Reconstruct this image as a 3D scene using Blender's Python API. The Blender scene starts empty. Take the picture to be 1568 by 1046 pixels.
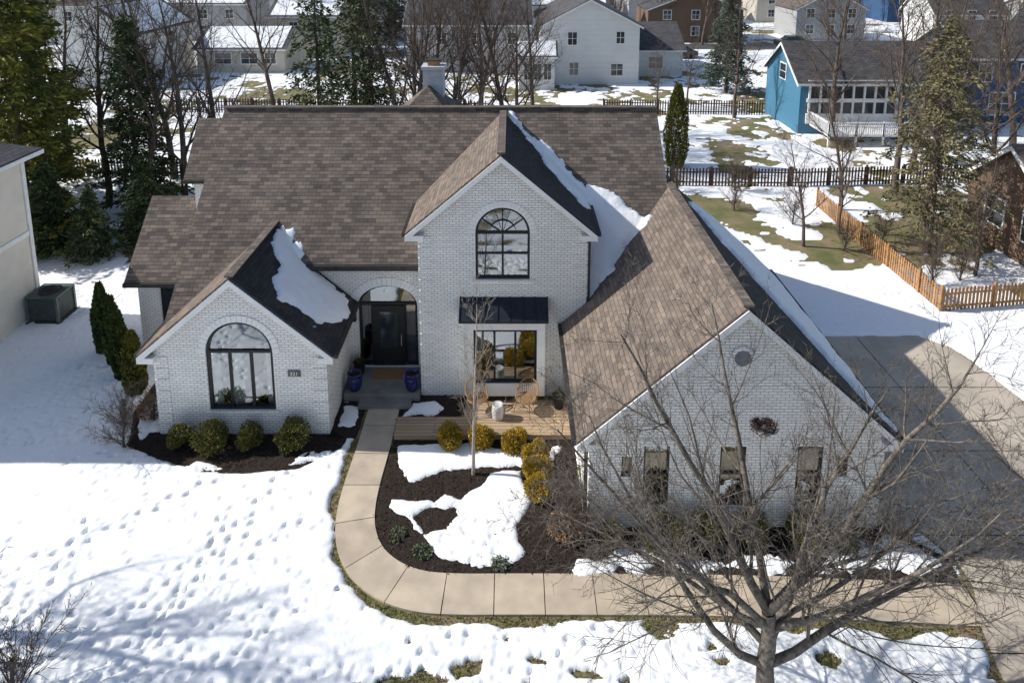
import bpy, math, random
import numpy as np
from mathutils import Vector
from mathutils.geometry import tessellate_polygon
S=bpy.context.scene
S.view_settings.view_transform='Standard'; S.view_settings.look='None'; S.view_settings.exposure=0
COL=S.collection
# ---------------------------------------------------------------- materials
def nt_new(name):
    m=bpy.data.materials.new(name); m.use_nodes=True
    nt=m.node_tree; b=nt.nodes['Principled BSDF']; return m,nt,b
def N(nt,t,**k):
    n=nt.nodes.new(t)
    for a,v in k.items():
        if a in n.inputs: n.inputs[a].default_value=v
        else: setattr(n,a,v)
    return n
def c4(c): return (c[0],c[1],c[2],1)
def mat(name,c1,c2=None,scale=5,rough=.8,bump=0,bscale=30,coord='Object',island=0,metal=0,spec=.3,detail=4,bdist=.02):
    m,nt,b=nt_new(name); L=nt.links
    c2=c2 or tuple(x*.75 for x in c1)
    tc=N(nt,'ShaderNodeTexCoord')
    no=N(nt,'ShaderNodeTexNoise',Scale=scale,Detail=detail); L.new(tc.outputs[coord],no.inputs['Vector'])
    cr=N(nt,'ShaderNodeValToRGB'); cr.color_ramp.elements[0].position=.35; cr.color_ramp.elements[1].position=.65
    cr.color_ramp.elements[0].color=c4(c2); cr.color_ramp.elements[1].color=c4(c1)
    L.new(no.outputs['Fac'],cr.inputs['Fac']); out=cr.outputs['Color']
    if island:
        g=N(nt,'ShaderNodeNewGeometry'); mr=N(nt,'ShaderNodeMapRange'); mr.inputs['To Min'].default_value=1-island; mr.inputs['To Max'].default_value=1+island
        L.new(g.outputs['Random Per Island'],mr.inputs['Value'])
        mx=N(nt,'ShaderNodeVectorMath',operation='SCALE'); L.new(out,mx.inputs[0]); L.new(mr.outputs[0],mx.inputs['Scale']); out=mx.outputs[0]
    L.new(out,b.inputs['Base Color'])
    b.inputs['Roughness'].default_value=rough; b.inputs['Metallic'].default_value=metal
    b.inputs['Specular IOR Level'].default_value=spec
    if bump:
        n2=N(nt,'ShaderNodeTexNoise',Scale=bscale,Detail=5); L.new(tc.outputs[coord],n2.inputs['Vector'])
        bp=N(nt,'ShaderNodeBump',Strength=bump,Distance=bdist); L.new(n2.outputs['Fac'],bp.inputs['Height']); L.new(bp.outputs[0],b.inputs['Normal'])
    return m
def brickmat(name,c1,c2,mortar,bw,rh,ms,rough=.85,bump=.6,stain=.12,stscale=.7,offset=.5,dist=.01,bias=0,second=0):
    m,nt,b=nt_new(name); L=nt.links
    uv=N(nt,'ShaderNodeUVMap')
    def bt(cA,cB,w,off):
        br=N(nt,'ShaderNodeTexBrick'); br.offset=off
        for k,v in (('Scale',1),('Mortar Size',ms),('Mortar Smooth',.2),('Bias',bias),('Brick Width',w),('Row Height',rh)): br.inputs[k].default_value=v
        br.inputs['Color1'].default_value=c4(cA); br.inputs['Color2'].default_value=c4(cB); br.inputs['Mortar'].default_value=c4(mortar)
        L.new(uv.outputs[0],br.inputs['Vector']); return br
    br=bt(c1,c2,bw,offset); colo=br.outputs['Color']
    if second:
        b2_=bt(c2,c1,bw*1.63,.37); mm_=N(nt,'ShaderNodeMix',data_type='RGBA'); mm_.inputs[0].default_value=.3
        L.new(colo,mm_.inputs[6]); L.new(b2_.outputs['Color'],mm_.inputs[7]); colo=mm_.outputs[2]
    no=N(nt,'ShaderNodeTexNoise',Scale=stscale,Detail=6,Roughness=.65); L.new(uv.outputs[0],no.inputs['Vector'])
    mr=N(nt,'ShaderNodeMapRange'); mr.inputs['From Min'].default_value=.3; mr.inputs['From Max'].default_value=.7; mr.inputs['To Min'].default_value=1-stain; mr.inputs['To Max'].default_value=1+stain
    L.new(no.outputs['Fac'],mr.inputs['Value'])
    fn=N(nt,'ShaderNodeTexNoise',Scale=60,Detail=3); L.new(uv.outputs[0],fn.inputs['Vector'])
    mr2=N(nt,'ShaderNodeMapRange'); mr2.inputs['To Min'].default_value=.8; mr2.inputs['To Max'].default_value=1.2; L.new(fn.outputs['Fac'],mr2.inputs['Value'])
    mu=N(nt,'ShaderNodeMath',operation='MULTIPLY'); L.new(mr.outputs[0],mu.inputs[0]); L.new(mr2.outputs[0],mu.inputs[1])
    mx=N(nt,'ShaderNodeVectorMath',operation='SCALE'); L.new(colo,mx.inputs[0]); L.new(mu.outputs[0],mx.inputs['Scale'])
    L.new(mx.outputs[0],b.inputs['Base Color']); b.inputs['Roughness'].default_value=rough; b.inputs['Specular IOR Level'].default_value=.25
    inv=N(nt,'ShaderNodeMath',operation='SUBTRACT'); inv.inputs[0].default_value=1; L.new(br.outputs['Fac'],inv.inputs[1])
    bp=N(nt,'ShaderNodeBump',Strength=bump,Distance=dist); L.new(inv.outputs[0],bp.inputs['Height']); L.new(bp.outputs[0],b.inputs['Normal'])
    return m
M={}
M['brick']=brickmat('white_painted_brick',(.92,.90,.87),(.82,.80,.77),(.36,.35,.345),.21,.080,.0075,stain=.07,bump=.9)
M['shingle']=brickmat('brown_shingles',(.235,.187,.155),(.085,.073,.067),(.04,.034,.032),.28,.14,.007,stain=.18,dist=.015,rough=.95,second=1)
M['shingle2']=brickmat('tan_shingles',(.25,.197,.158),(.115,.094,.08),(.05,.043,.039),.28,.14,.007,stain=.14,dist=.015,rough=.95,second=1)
M['shingleshade']=brickmat('shaded_shingles',(.065,.06,.06),(.034,.033,.036),(.02,.02,.02),.28,.14,.007,stain=.2,dist=.015,rough=.8,second=1)  # same dry shingle; shade of the right slopes painted into a darker colour
M['shgrey']=brickmat('grey_shingles',(.12,.115,.12),(.075,.072,.075),(.03,.03,.03),.4,.2,.01,stain=.2)
M['trim']=mat('white_trim',(.84,.83,.81),(.76,.755,.74),3,.5)
M['black']=mat('black_frame',(.012,.012,.014),(.02,.02,.022),8,.4)
M['gutter']=mat('dark_gutter',(.03,.028,.027),(.05,.045,.04),4,.5)
M['seam']=mat('dark_metal_roof',(.022,.026,.035),(.03,.034,.045),4,.4,metal=.3)
M['snow']=mat('snow',(.955,.957,.965),(.92,.928,.945),3,.7,bump=.3,bscale=11,spec=.3,bdist=.03,detail=8)
M['snowroof']=mat('roof_snow',(.94,.945,.955),(.89,.90,.92),3,.7,bump=.4,bscale=9,bdist=.03)
M['mulch']=mat('mulch',(.055,.038,.028),(.018,.013,.011),22,.95,bump=1,bscale=45,bdist=.05)
M['concrete']=mat('walk_concrete',(.58,.48,.36),(.44,.365,.28),1.7,.9,bump=.2,bscale=60,detail=8,island=.07)
M['stoop']=mat('stoop_concrete',(.26,.245,.23),(.18,.17,.165),2,.9,bump=.2,bscale=60)
M['drive']=mat('driveway_concrete',(.56,.475,.38),(.38,.325,.265),.6,.9,bump=.2,bscale=50,detail=12)
M['bark']=mat('grey_bark',(.22,.19,.16),(.085,.07,.058),9,.95,bump=.8,bscale=40)
M['bark2']=mat('brown_twigs',(.17,.13,.105),(.075,.058,.05),3,.95)
M['barklight']=mat('pale_bark',(.42,.37,.31),(.26,.22,.19),9,.9)
M['pine']=mat('pine_needles',(.10,.13,.045),(.035,.055,.022),.7,.7,island=.55)
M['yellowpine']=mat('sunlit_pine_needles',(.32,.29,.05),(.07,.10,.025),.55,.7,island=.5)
M['spruce']=mat('spruce_needles',(.10,.135,.095),(.045,.07,.05),.8,.7,island=.5)
M['olive']=mat('thinning_spruce_needles',(.20,.17,.08),(.09,.09,.05),.9,.8,island=.5)
M['box']=mat('boxwood_leaves',(.17,.15,.035),(.07,.08,.02),5,.6,island=.5)
M['gold']=mat('golden_shrub_leaves',(.50,.33,.035),(.26,.185,.03),6,.6,island=.45)
M['arb']=mat('arborvitae_leaves',(.085,.11,.025),(.04,.06,.015),2,.7,island=.5)
M['arbg']=mat('arborvitae_golden_leaves',(.18,.16,.025),(.08,.09,.02),2,.7,island=.5)
M['dry']=mat('dry_flower_heads',(.40,.24,.14),(.22,.13,.08),6,.9,island=.4)
M['blade']=mat('grass_blades',(.17,.17,.05),(.23,.17,.09),3,.8,island=.4)
M['sage']=mat('sage_leaves',(.15,.17,.10),(.09,.10,.06),6,.8,island=.4)
M['fence']=mat('cedar_fence_wood',(.42,.23,.10),(.28,.15,.07),5,.8,island=.25)
M['fencedark']=mat('weathered_fence_wood',(.10,.06,.045),(.06,.04,.03),5,.85,island=.3)
M['deck']=brickmat('deck_boards',(.48,.35,.22),(.38,.275,.18),(.12,.08,.06),2.4,.14,.008,stain=.1)
M['wicker']=mat('wicker',(.42,.26,.13),(.30,.17,.08),20,.7)
M['blue']=mat('blue_glazed_ceramic',(.012,.02,.12),(.01,.015,.08),8,.2,spec=.6)
M['white']=mat('white_ceramic',(.75,.74,.72),(.5,.5,.48),14,.4)
M['dark']=mat('dark_planter',(.03,.03,.032),(.02,.02,.02),8,.5)
M['mat']=mat('coir_doormat',(.35,.19,.09),(.22,.12,.06),30,.95)
M['curtain']=mat('curtain_cloth',(.7,.68,.64),(.5,.49,.46),3,.9)
M['interior']=mat('interior',(.05,.045,.04),(.03,.03,.03),2,.9)
M['acm']=mat('ac_cabinet',(.13,.16,.145),(.09,.11,.10),4,.5,metal=.2)
M['ventgrey']=mat('vent_grey',(.33,.33,.34),(.25,.25,.26),4,.6)
M['asphalt']=mat('road_asphalt',(.10,.10,.105),(.07,.07,.075),.5,.9)
M['nest']=mat('nest_twigs',(.085,.055,.042),(.045,.03,.025),20,.95)
M['paint']=mat('car_paint',(.015,.017,.02),(.012,.012,.015),3,.25,spec=.6)
M['tyre']=mat('tyre_rubber',(.02,.02,.02),(.015,.015,.015),3,.8)
M['chim']=brickmat('chimney_brick',(.62,.64,.68),(.52,.54,.58),(.38,.38,.4),.21,.078,.008)
def siding(name,c,h=.13):
    return brickmat(name,c,tuple(x*.96 for x in c),tuple(x*.55 for x in c),40,h,.012,stain=.05)
M['swhite']=siding('white_siding',(.80,.80,.78)); M['sbeige']=siding('beige_siding',(.60,.55,.46)); M['sblue']=siding('blue_siding',(.07,.20,.31))
M['snavy']=siding('navy_siding',(.045,.10,.20)); M['sgrey']=siding('grey_siding',(.42,.42,.42)); M['stucco']=mat('beige_stucco',(.72,.67,.58),(.65,.61,.53),2,.9,bump=.2)
M['sbrown']=siding('brown_siding',(.20,.13,.09))
def glassmat():
    m=bpy.data.materials.new('window_glass'); m.use_nodes=True; nt=m.node_tree; nt.nodes.clear()
    o=N(nt,'ShaderNodeOutputMaterial'); mx=N(nt,'ShaderNodeMixShader'); mx.inputs[0].default_value=.38
    t=N(nt,'ShaderNodeBsdfTransparent'); t.inputs[0].default_value=(.75,.8,.8,1)
    g=N(nt,'ShaderNodeBsdfGlossy'); g.inputs['Color'].default_value=(.75,.8,.84,1); g.inputs['Roughness'].default_value=.02
    nt.links.new(t.outputs[0],mx.inputs[1]); nt.links.new(g.outputs[0],mx.inputs[2]); nt.links.new(mx.outputs[0],o.inputs[0]); return m
M['glass']=glassmat()
M['farglass']=mat('dark_window_glass',(.03,.04,.05),(.02,.025,.03),2,.08,spec=.8)
def groundmat():
    m,nt,b=nt_new('winter_grass'); L=nt.links
    tc=N(nt,'ShaderNodeTexCoord')
    n1=N(nt,'ShaderNodeTexNoise',Scale=.55,Detail=9,Roughness=.75); L.new(tc.outputs['Object'],n1.inputs['Vector'])
    cr=N(nt,'ShaderNodeValToRGB'); e=cr.color_ramp.elements; e[0].position=.38; e[0].color=(.13,.14,.045,1); e[1].position=.6; e[1].color=(.30,.22,.14,1)
    x=e.new(.49); x.color=(.20,.18,.08,1)
    L.new(n1.outputs['Fac'],cr.inputs['Fac'])
    n2=N(nt,'ShaderNodeTexNoise',Scale=18,Detail=6,Roughness=.85); L.new(tc.outputs['Object'],n2.inputs['Vector'])
    mr=N(nt,'ShaderNodeMapRange'); mr.inputs['From Min'].default_value=.3; mr.inputs['From Max'].default_value=.7; mr.inputs['To Min'].default_value=.5; mr.inputs['To Max'].default_value=1.45; L.new(n2.outputs['Fac'],mr.inputs['Value'])
    mx=N(nt,'ShaderNodeVectorMath',operation='SCALE'); L.new(cr.outputs[0],mx.inputs[0]); L.new(mr.outputs[0],mx.inputs['Scale'])
    sp=N(nt,'ShaderNodeSeparateXYZ'); L.new(tc.outputs['Object'],sp.inputs[0])
    far=N(nt,'ShaderNodeMath',operation='GREATER_THAN'); far.inputs[1].default_value=84.; L.new(sp.outputs['Y'],far.inputs[0])
    nea=N(nt,'ShaderNodeMath',operation='LESS_THAN'); nea.inputs[1].default_value=9.5; L.new(sp.outputs['Y'],nea.inputs[0])
    ad=N(nt,'ShaderNodeMath',operation='MAXIMUM'); L.new(far.outputs[0],ad.inputs[0]); L.new(nea.outputs[0],ad.inputs[1])
    n3=N(nt,'ShaderNodeTexNoise',Scale=.12,Detail=8,Roughness=.65); L.new(tc.outputs['Object'],n3.inputs['Vector'])
    r3=N(nt,'ShaderNodeMapRange'); r3.inputs['From Min'].default_value=.44; r3.inputs['From Max'].default_value=.48; L.new(n3.outputs['Fac'],r3.inputs['Value'])
    mm=N(nt,'ShaderNodeMath',operation='MULTIPLY'); L.new(ad.outputs[0],mm.inputs[0]); L.new(r3.outputs[0],mm.inputs[1])
    mix=N(nt,'ShaderNodeMix',data_type='RGBA'); L.new(mm.outputs[0],mix.inputs[0]); L.new(mx.outputs[0],mix.inputs[6]); mix.inputs[7].default_value=(.88,.89,.91,1)
    L.new(mix.outputs[2],b.inputs['Base Color']); b.inputs['Roughness'].default_value=.95
    bp=N(nt,'ShaderNodeBump',Strength=.8,Distance=.04); L.new(n2.outputs['Fac'],bp.inputs['Height']); L.new(bp.outputs[0],b.inputs['Normal'])
    return m
M['ground']=groundmat()
# ---------------------------------------------------------------- mesh helpers
def link(o,parent=None):
    COL.objects.link(o)
    if parent: o.parent=parent
    return o
def empty(name,loc=(0,0,0)):
    e=bpy.data.objects.new(name,None); e.location=loc; COL.objects.link(e); return e
def mobj(name,V,F,m,parent=None,uv=False,smooth=False):
    me=bpy.data.meshes.new(name); me.from_pydata([tuple(v) for v in V],[],[tuple(f) for f in F]); me.update()
    me.materials.append(m)
    if uv: autouv(me)
    if smooth: me.polygons.foreach_set('use_smooth',[True]*len(me.polygons))
    return link(bpy.data.objects.new(name,me),parent)
def npobj(name,V,F,m,parent=None,smooth=False,add=True):
    V=np.asarray(V,dtype=np.float32); F=np.asarray(F,dtype=np.int32); k=F.shape[1]
    me=bpy.data.meshes.new(name); me.vertices.add(len(V)); me.vertices.foreach_set('co',V.ravel())
    me.loops.add(F.size); me.loops.foreach_set('vertex_index',F.ravel()); me.polygons.add(len(F))
    me.polygons.foreach_set('loop_start',np.arange(0,F.size,k,dtype=np.int32)); me.polygons.foreach_set('loop_total',np.full(len(F),k,dtype=np.int32))
    me.update(calc_edges=True); me.materials.append(m)
    if smooth: me.polygons.foreach_set('use_smooth',np.ones(len(F),dtype=bool))
    if not add: return me
    return link(bpy.data.objects.new(name,me),parent)
def autouv(me):
    l=me.uv_layers.new(name='UVMap'); Z=Vector((0,0,1))
    for p in me.polygons:
        n=p.normal
        if abs(n.z)>.98: u=Vector((1,0,0)); v=Vector((0,1,0))
        else:
            u=Z.cross(n).normalized(); v=n.cross(u)
        for li in p.loop_indices:
            co=me.vertices[me.loops[li].vertex_index].co; l.data[li].uv=(co.dot(u),co.dot(v))
class B:
    def __init__(s): s.V=[]; s.F=[]
    def add(s,V,F):
        k=len(s.V); s.V+= [tuple(v) for v in V]; s.F+=[tuple(i+k for i in f) for f in F]
    def box(s,x0,x1,y0,y1,z0,z1):
        s.add([(x0,y0,z0),(x1,y0,z0),(x1,y1,z0),(x0,y1,z0),(x0,y0,z1),(x1,y0,z1),(x1,y1,z1),(x0,y1,z1)],[(0,3,2,1),(4,5,6,7),(0,1,5,4),(1,2,6,5),(2,3,7,6),(3,0,4,7)])
    def beam(s,p,q,w,h):
        p=Vector(p);q=Vector(q); d=q-p; sd=Vector((d.y,-d.x,0))
        if sd.length<1e-6: sd=Vector((1,0,0))
        sd=sd.normalized()*w/2; dn=Vector((0,0,-h))
        s.add([p-sd,p+sd,q+sd,q-sd,p-sd+dn,p+sd+dn,q+sd+dn,q-sd+dn],[(0,1,2,3),(7,6,5,4),(0,4,5,1),(1,5,6,2),(2,6,7,3),(3,7,4,0)])
    def obj(s,name,m,parent=None,uv=False,smooth=False): return mobj(name,s.V,s.F,m,parent,uv,smooth)
def slab(name,pts,t,m,parent):
    n=len(pts); P=[Vector(p) for p in pts]
    nm=(P[1]-P[0]).cross(P[2]-P[0])
    if nm.z<0: P=P[::-1]
    V=P+[p-Vector((0,0,t)) for p in P]
    F=[tuple(range(n)),tuple(range(2*n-1,n-1,-1))]+[(i,i+n,(i+1)%n+n,(i+1)%n) for i in range(n)]
    return mobj(name,V,F,m,parent,uv=True)
def outline(cx,a,z0,zs,b,n=20):
    P=[(cx-a,z0),(cx+a,z0)]
    if b<=0: return P+[(cx+a,zs),(cx-a,zs)]
    return P+[(cx+a*math.cos(math.pi*i/n),zs+b*math.sin(math.pi*i/n)) for i in range(n+1)]
def wall(name,outer,holes,y,depth,m,parent):
    """front wall in the XZ plane at y facing -y, with real openings and reveals"""
    loops=[[Vector((x,z,0)) for x,z in outer]]+[[Vector((x,z,0)) for x,z in h] for h in holes]
    tri=tessellate_polygon(loops); flat=[p for l in loops for p in l]
    V=[(p.x,y,p.y) for p in flat]; F=[]
    for t in tri:
        a,b,c=[flat[i] for i in t]
        cr=(b.x-a.x)*(c.y-a.y)-(b.y-a.y)*(c.x-a.x)
        F.append(t if cr>0 else t[::-1])
    for h in holes:
        k=len(V); n=len(h); V+=[(x,y,z) for x,z in h]+[(x,y+depth,z) for x,z in h]
        for i in range(n):
            j=(i+1)%n; F.append((k+i,k+n+i,k+n+j,k+j))
    return mobj(name,V,F,m,parent,uv=True)
def window(name,parent,cx,a,y,z0,zs,b=0,mull=(),bars=(),archm=(),f=.07,curtain=None,arc_ring=False,depth=.1,frame='black'):
    yb=y+depth; n=20
    o=outline(cx,a,z0,zs,b,n); i_=outline(cx,a-f,z0+f,zs if b>0 else zs-f,b-f if b>0 else 0,n)
    k=len(o); V=[(x,yb-.06,z) for x,z in o]+[(x,yb-.06,z) for x,z in i_]+[(x,yb+.02,z) for x,z in o]+[(x,yb+.02,z) for x,z in i_]
    F=[]
    for i in range(k):
        j=(i+1)%k; F+=[(i,j,k+j,k+i),(k+i,k+j,3*k+j,3*k+i)]
    bb=B(); bb.add(V,F)
    top=zs if b>0 else zs-f
    if b>0: bb.box(cx-a+f*.5,cx+a-f*.5,yb-.055,yb+.01,zs-f*.5,zs+f*.5); top=zs-f*.5
    for t in mull:
        x=cx-a+2*a*t; bb.box(x-f*.45,x+f*.45,yb-.05,yb+.01,z0+f,top)
    for t in bars:
        z=z0+(zs-z0)*t; bb.box(cx-a+f,cx+a-f,yb-.045,yb+.005,z-.025,z+.025)
    for t in archm:
        an=math.pi*t; bb.beam((cx,yb-.03,zs),(cx+(a-f)*math.cos(an),yb-.03,zs+(b-f)*math.sin(an)),.03,.03)
    if arc_ring and b>0:
        pr=None
        for q in range(13):
            an=math.pi*q/12; p=(cx+a*.5*math.cos(an),yb-.03,zs+b*.5*math.sin(an))
            if pr: bb.beam(pr,p,.03,.03)
            pr=p
    bb.obj(name+'_frame',M[frame],parent)
    mobj(name+'_glass',[(x,yb,z) for x,z in o],[tuple(range(k))],M['glass'],parent)
    if curtain:
        V=[];F=[]
        for (ta,tb) in curtain:
            m_=24
            for q in range(m_+1):
                x=cx-a+2*a*(ta+(tb-ta)*q/m_); yy=yb+.16+.03*math.sin(q*1.7)
                V+=[(x,yy,z0),(x,yy,zs+.0)]
                if q<m_:
                    s=len(V)-2; F.append((s,s+2,s+3,s+1))
        mobj(name+'_curtain',V,F,M['curtain'],parent,smooth=True)
def archring(name,parent,cx,a,zs,b,y,w=.22,nb=22,proud=.025):
    bb=B()
    for i in range(nb):
        t0=math.pi*(i+.04)/nb; t1=math.pi*(i+.96)/nb
        P=[(cx+(a+.005)*math.cos(t0),zs+(b+.005)*math.sin(t0)),(cx+(a+w)*math.cos(t0),zs+(b+w)*math.sin(t0)),(cx+(a+w)*math.cos(t1),zs+(b+w)*math.sin(t1)),(cx+(a+.005)*math.cos(t1),zs+(b+.005)*math.sin(t1))]
        V=[(x,y-proud,z) for x,z in P]+[(x,y+.01,z) for x,z in P]
        bb.add(V,[(0,1,2,3)[::-1],(0,1,5,4),(1,2,6,5),(2,3,7,6),(3,0,4,7)])
    return bb.obj(name,M['trim'],parent,uv=True)
def quoins(bb,x,y,z0,z1,sx,w=.42,h=.38,gap=.055,proud=.022):
    z=z0
    while z+h<z1:
        xa,xb=(x-proud,x+w) if sx>0 else (x-w,x+proud)
        bb.box(xa,xb,y-proud,y+w,z,z+h-gap); z+=h
# ---------------------------------------------------------------- noise / sheets
_r=np.random.RandomState(7); TAB=_r.rand(256,256)
def vn(x,y):
    xi=np.floor(x).astype(int); yi=np.floor(y).astype(int); fx=x-xi; fy=y-yi; fx=fx*fx*(3-2*fx); fy=fy*fy*(3-2*fy)
    a=TAB[xi%256,yi%256]; b=TAB[(xi+1)%256,yi%256]; c=TAB[xi%256,(yi+1)%256]; d=TAB[(xi+1)%256,(yi+1)%256]
    return (a*(1-fx)+b*fx)*(1-fy)+(c*(1-fx)+d*fx)*fy
def fbm(x,y,o=4):
    s=0;a=.5;t=0
    for i in range(o):
        xr=x*2**i; yr=y*2**i; c,s_=math.cos(i*.9),math.sin(i*.9)
        s=s+a*vn(xr*c-yr*s_+17*i,xr*s_+yr*c+31*i); t+=a; a*=.5
    return s/t-.5
def sdpoly(P,X,Y):
    d=np.full(X.shape,1e9); ins=np.zeros(X.shape,bool); n=len(P)
    for i in range(n):
        ax,ay=P[i]; bx,by=P[(i+1)%n]; ex,ey=bx-ax,by-ay
        t=np.clip(((X-ax)*ex+(Y-ay)*ey)/(ex*ex+ey*ey+1e-12),0,1)
        d=np.minimum(d,np.hypot(X-ax-t*ex,Y-ay-t*ey))
        if ay!=by:
            c=((ay>Y)!=(by>Y))&(X<(bx-ax)*(Y-ay)/(by-ay)+ax); ins^=c
    return np.where(ins,d,-d)
def dline(P,X,Y):
    d=np.full(X.shape,1e9)
    for (ax,ay),(bx,by) in zip(P[:-1],P[1:]):
        ex,ey=bx-ax,by-ay; t=np.clip(((X-ax)*ex+(Y-ay)*ey)/(ex*ex+ey*ey+1e-12),0,1)
        d=np.minimum(d,np.hypot(X-ax-t*ex,Y-ay-t*ey))
    return d
def sheet(name,x0,x1,y0,y1,st,fn,m,parent=None,post=None):
    xs=np.arange(x0,x1+st*.5,st); ys=np.arange(y0,y1+st*.5,st); X,Y=np.meshgrid(xs,ys)
    H=fn(X,Y); ny,nx=X.shape
    idx=np.arange(nx*ny).reshape(ny,nx)
    hm=np.maximum(np.maximum(H[:-1,:-1],H[1:,:-1]),np.maximum(H[:-1,1:],H[1:,1:]))>0
    F=np.stack([idx[:-1,:-1][hm],idx[:-1,1:][hm],idx[1:,1:][hm],idx[1:,:-1][hm]],1)
    Z=np.maximum(H,-.03)
    V=np.stack([X.ravel(),Y.ravel(),Z.ravel()],1)
    if post: V=post(V)
    used=np.unique(F); rm=np.full(len(V),-1); rm[used]=np.arange(len(used))
    return npobj(name,V[used],rm[F],m,parent,smooth=True)
# ---------------------------------------------------------------- layout
PATH=[(-4.15,20.0),(-4.15,17.8),(-4.2,16.6),(-4.17,15.6),(-4.0,14.85),(-3.6,14.15),(-2.95,13.65),(-2.2,13.38),(-1.3,13.32),(0,13.33),(3,13.32),(6,13.28),(9,13.15),(10.6,13.05)]
DRIVE=[(9.45,15.0),(10.55,15.0),(10.9,14.2),(10.85,13.5),(10.4,12.6),(10.1,11.5),(9.9,4),(16.9,4),(16.9,20),(16.7,21.5),(16.4,23.0),(15.6,23.7),(9.45,23.7)]
BED1=[(-11.6,18.6),(-5.5,18.6),(-5.0,18.3),(-5.1,17.9),(-6.1,17.1),(-7.5,16.9),(-9,17.0),(-10.4,17.5),(-11.6,18.0),(-12.2,19.5),(-12.3,21.5),(-10.8,21.5)]
BED2=[(-3.62,18.3),(-3.68,16.6),(-3.66,15.5),(-3.5,14.9),(-3.1,14.35),(-2.5,13.95),(-1.5,13.8),(6,13.74),(10.6,13.55),(10.8,14.3),(9.6,15.3),(1.9,15.3),(1.9,18.3)]
BED3=[(-3.7,18.9),(-3.7,20.4),(-1.5,20.4),(-1.5,18.9)]
BED4=[(-5.7,18.3),(-4.75,18.3),(-4.75,20.0),(-5.7,20.0)]
ISL=[[(-3.35,17.95),(-2.3,18.1),(-1.26,18.1),(.31,17.75),(1.44,17.9),(1.3,17.4),(.4,17.1),(-.73,17.0),(-1.95,17.05),(-2.9,16.4),(-3.35,17.1)],
 [(-.75,17.1),(.3,17.1),(.45,15.9),(.15,15.2),(.42,14.37),(-.2,14.0),(-1.5,14.08),(-2.3,14.6),(-2.7,15.3),(-3.35,15.75),(-3.4,16.15),(-2.75,16.15),(-2.1,15.9),(-1.85,16.15),(-1.4,16.0),(-.95,16.5)],
 [(1.3,13.85),(1.6,14.2),(2.4,14.35),(3.5,14.5),(5,14.25),(7,14.45),(8.5,14.75),(9.6,14.95),(10.6,14.4),(10.75,13.8),(8,13.85),(5,13.85),(3,13.9)],
 [(-3.5,19.2),(-3.4,20.0),(-2.5,20.2),(-2.1,19.7),(-2.4,19.2)],[(-5.5,18.7),(-5.45,19.7),(-4.95,19.8),(-4.85,18.8)],[(-11.3,18.2),(-10.9,19.5),(-11.6,20.6),(-12.2,19.5)],[(-9.6,17.0),(-9.2,17.5),(-8.3,17.25),(-7.9,16.9)],[(-6.9,17.0),(-6.2,17.5),(-5.4,17.9),(-5.2,17.6)]]
HOLES=[[(-2.5,15.45),(-2.2,15.1),(-1.7,15.05),(-1.3,15.5),(-1.5,15.9),(-1.9,15.75),(-2.2,15.75)]]
FOOT=[[(-10.9,18.5),(-5.6,18.5),(-5.6,20.0),(2,20.0),(2,15.2),(9.4,15.2),(9.4,24),(5.3,24),(5.3,31),(-10.9,31),(-13.7,29),(-13.7,23),(-10.9,23)]]
rs=np.random.RandomState(3)
DENT=[]
def dents(n,x0,x1,y0,y1,keep=None,r=(.04,.07),d=(.02,.05)):
    for _ in range(n):
        x=rs.uniform(x0,x1); y=rs.uniform(y0,y1)
        if keep and rs.rand()>keep(x,y): continue
        DENT.append((x,y,rs.uniform(*r),rs.uniform(*d),rs.uniform(0,math.pi)))
dents(2200,-13,10.5,10.8,15.4,lambda x,y: (max(0,min(1,(14.6-y)/2.4))*(.3+.7*(vn(np.array(x*.5),np.array(y*.5))>.5))) if x<-3 else .6)
dents(130,-13,-4.8,14,18.3)
dents(150,-12,-6.5,17,18.5)
dents(1200,-20,-11.3,18,27)
dents(200,10,21,23.5,27.5)
for tr in range(16):
    x=rs.uniform(-13,-4); y=11.0+rs.uniform(0,1); a=rs.uniform(-.4,2.6)
    for k in range(30):
        a+=rs.uniform(-.2,.2); x+=.34*math.cos(a); y+=.34*math.sin(a)
        if (y<15.5 and x<-4.9) or y<12.6: DENT.append((x-.1*(-1)**k*math.sin(a),y+.1*(-1)**k*math.cos(a),.06,.085,a))
for (x,y,a) in ((-12.5,17.5,.1),(-6,18,-1.9),(-12,14,.6)):
    for k in range(26):
        a+=rs.uniform(-.12,.12); x+=.38*math.cos(a); y+=.38*math.sin(a)
        if y<18 and x<-4.9: DENT.append((x-.1*(-1)**k*math.sin(a),y+.1*(-1)**k*math.cos(a),.06,.08,a))
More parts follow.
